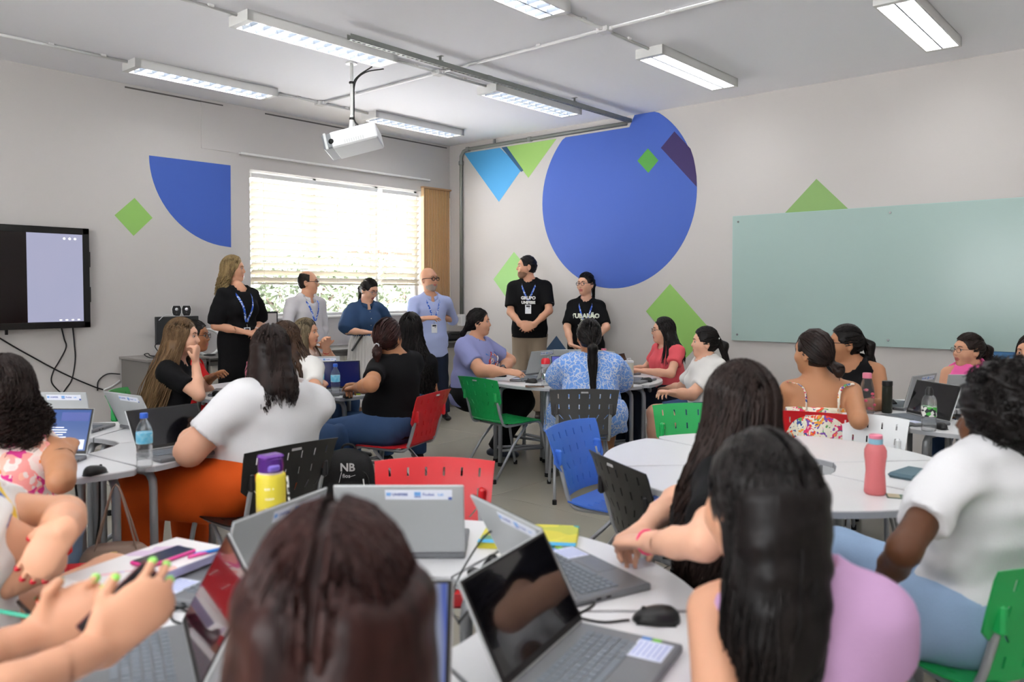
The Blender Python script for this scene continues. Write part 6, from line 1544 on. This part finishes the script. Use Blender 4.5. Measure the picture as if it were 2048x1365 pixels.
slab('phone',-.925,2.085,.770,62,(.15,.074,.010),mat('hot_pink_case','d8358e',.35),'phone in a hot pink case on the white planner','phone',.003,ph)
def pen(u,v,z,deg,col,label,L=.13,tilt=0):
    t=empty('pen',W(u,v,z),ang(deg),label,'pen'); MB().tube([(-L/2,0,.005),(L/2*.8,0,.005)],.005,8).build('barrel',mat('pen_'+col,col,.35),t,smooth=True); MB().tube([(L/2*.8,0,.005),(L/2,0,.005)],[.004,.001],8).build('tip',mat('pen_tip','dddddd',.3),t); return t
pen(-.80,2.14,.771,40,'2f7fd0','blue pen lying across the planner'); pen(-.815,2.13,.770,48,'e0559a','pink pen beside the blue pen on the planner')
pen(-1.16,5.80,TH,-10,'c8e62a','yellow-green highlighter in front of the woman in black'); pen(2.22,4.78,TH,-40,'3f7fd8','blue pen on the far right table')
for k,(c_,d) in enumerate((('2c8a4e',15),('c8452c',-5),('1c1c1c',5),('3aa88a',30))): pen(-1.08-.02*k,1.84-.015*k,.735,d-50,c_,'%s pencil on the lap of the leaf-printed clothes'%('green','orange','black','teal')[k],.16)
slab('pouch',1.64,3.24,TH,40,(.19,.11,.022),mat('teal_pouch','4c6672',.6),'dark teal pouch on the empty round table behind the white sleeve','pouch',.01)
slab('card',1.44,2.90,TH,-20,(.11,.06,.004),mat('green_card','4f6a5a',.6),'small green and tan card near the pink bottle','card',.001,lambda t: MB().box((-.03,0,.0042),(.04,.058,.0006)).build('tan_end',mat('tan_card','b5a98c',.6),t))
def ph2(t): MB().box((0,0,.0087),(.142,.066,.001)).build('screen',mat('phone_screen','26262a',.12),t)
slab('phone',1.60,2.86,TH,10,(.15,.072,.0085),M_black,'black phone on the empty round table by the arm','phone',.002,ph2)
slab('phone',2.62,4.42,TH,0,(.15,.072,.0085),M_black,'black phone at the near edge of the far right table','phone',.002,ph2)
slab('phone',.18,6.28,TH,0,(.15,.074,.009),mat('brown_case','7a5d4c',.5),'phone in a brown case below the red-lidded tumbler','phone',.002,ph2)
slab('paper_sheet',2.08,5.05,TH,30,(.28,.2,.002),mat('paper','e9e7e0',.8),'white sheet in front of the woman in the black sleeveless top','paper',0)
slab('paper_sheet',-.98,6.0,TH,10,(.26,.19,.012),mat('paper','e9e7e0',.8),'white notepad in front of the woman with the hair clip','paper',.002)
slab('pencil_case',2.42,5.22,TH,-20,(.22,.07,.05),M_black,'black pencil case behind the dark-screened laptop','pencil case',.02)
slab('paper_sheet',-2.3,6.0,TH,20,(.24,.17,.008),mat('paper','e9e7e0',.8),'white pad by the arm of the long-haired woman','paper',.002)
# phone held by the lower left hands, pointer held by the woman in denim
def held(name,p,ax,up,dims,m,label,cat,extra=None):
    ax=Vector(ax).normalized(); up=Vector(up); up=(up-ax*up.dot(ax)).normalized(); y=up.cross(ax)
    t=bpy.data.objects.new(name,None); COL.objects.link(t); t.matrix_world=Matrix(((ax.x,y.x,up.x,p.x),(ax.y,y.y,up.y,p.y),(ax.z,y.z,up.z,p.z),(0,0,0,1))); tag(t,label,cat)
    MB().box((0,0,0),dims,bev=min(dims)*.3).build('body',m,t)
    if extra: extra(t)
held('phone',at(250,1215,1.36),W(.55,.2,.55),W(.1,-.9,.1),(.15,.072,.009),mat('dark_red_case','5a2226',.4),'phone in a dark red and beige case held by the hands at the lower left','phone',lambda t: MB().box((0,0,.005),(.142,.066,.001)).build('screen',mat('phone_screen','26262a',.12),t))
held('pointer',at(717,682,8.40),at(727,664,8.40)-at(703,700,8.40),W(0,-1,0),(.26,.022,.022),M_black,'short black stick held by the woman in denim','pointer')
# ------------------------------------------------------------------ bags
def bag():
    t=empty('backpack',W(-1.05,5.05,0),ang(-90)+R(-90)+R(180),'black backpack with white letters standing on the floor by the table legs','backpack')
    pr=[Ell((0,0,.22),((1,0,0),(0,1,0),(0,0,1)),(.17,.11,.25),.05),Cone((-.08,0,.08),(.08,0,.08),.09,.09,k=.08),Cone((-.07,-.02,.36),(.07,-.02,.36),.085,.085,k=.06),Ell((0,-.085,.17),((1,0,0),(0,1,0),(0,0,1)),(.135,.05,.13),.03)]
    sdf_obj('body',pr,.012,mat('backpack_black','161618',.7,bump=.2,bscale=120),t,cuts=[((0,0,.004),(0,0,-1))],noise=folds(.003,1,5))
    MB().tube(smoothpath([(-.05,.02,.44),(-.03,.02,.49),(.03,.02,.49),(.05,.02,.44)],4),.009,6).build('handle',M_black,t,smooth=True)
    mb=MB()
    mb.tube(smoothpath([(-.15,-.06,.2),(-.13,-.09,.33),(0,-.105,.385),(.13,-.09,.33),(.15,-.06,.2)],4),.004,5); mb.build('zip',M_dark,t,smooth=True)
    m=mat('logo_white','d9d9da',.5)
    me=text_mesh('NB',.07,.0006,bold=.002); me.materials.append(m); o=obj('logo_letters',me,t,(.02,-.118,.375)); o.rotation_euler=(R(90),0,0)
    me=text_mesh('fios',.035,.0006,bold=.0005); me.materials.append(m); o=obj('logo_script',me,t,(.015,-.128,.325)); o.rotation_euler=(R(90),0,0)
    MB().tube([(-.03,-.135,.285),(-.015,-.128,.35)],.002,5).tube([(.035,-.128,.32),(.07,-.122,.33)],.0015,5).build('logo_stroke',m,t)
    MB().tube([(.115,-.10,.30),(.125,-.12,.25)],.005,6).build('zip_pull',mat('pull_white','cfcfcf',.4),t)
bag()
t=empty('handbag',W(-1.66,3.30,.20),ang(15),'beige leather handbag hanging under the left table','handbag')
M_lea=mat('beige_leather','927a6c',.5,bump=.1)
sdf_obj('body',[Ell((0,0,.12),((1,0,0),(0,1,0),(0,0,1)),(.15,.06,.13),.04),Cone((-.10,0,.04),(.10,0,.04),.05,.05,k=.05)],.01,M_lea,t,cuts=[((0,0,.22),(0,0,1))],noise=folds(.003,1,8))
for s in(-1,1): MB().tube(smoothpath([(-.08,s*.03,.2),(-.045,s*.015,.34),(0,0,.47),(.045,s*.015,.34),(.08,s*.03,.2)],5),.008,6,flat=.5).build('strap',M_lea,t,smooth=True)
MB().box((0,-.062,.19),(.03,.008,.03),bev=.003).build('clasp',mat('gold_clasp','b59a62',.3,metal=.8),t)
t=empty('bag',W(-.86,5.55,0),0,'black bag lying under the red chair','bag')
sdf_obj('body',[Ell((0,0,.12),((1,0,0),(0,1,0),(0,0,1)),(.16,.10,.14),.04)],.012,mat('backpack_black','161618',.7),t,cuts=[((0,0,.004),(0,0,-1))],noise=folds(.005,1,2)); MB().tube(smoothpath([(-.05,0,.25),(0,0,.32),(.05,0,.25)],4),.008,6).build('handle',M_black,t)
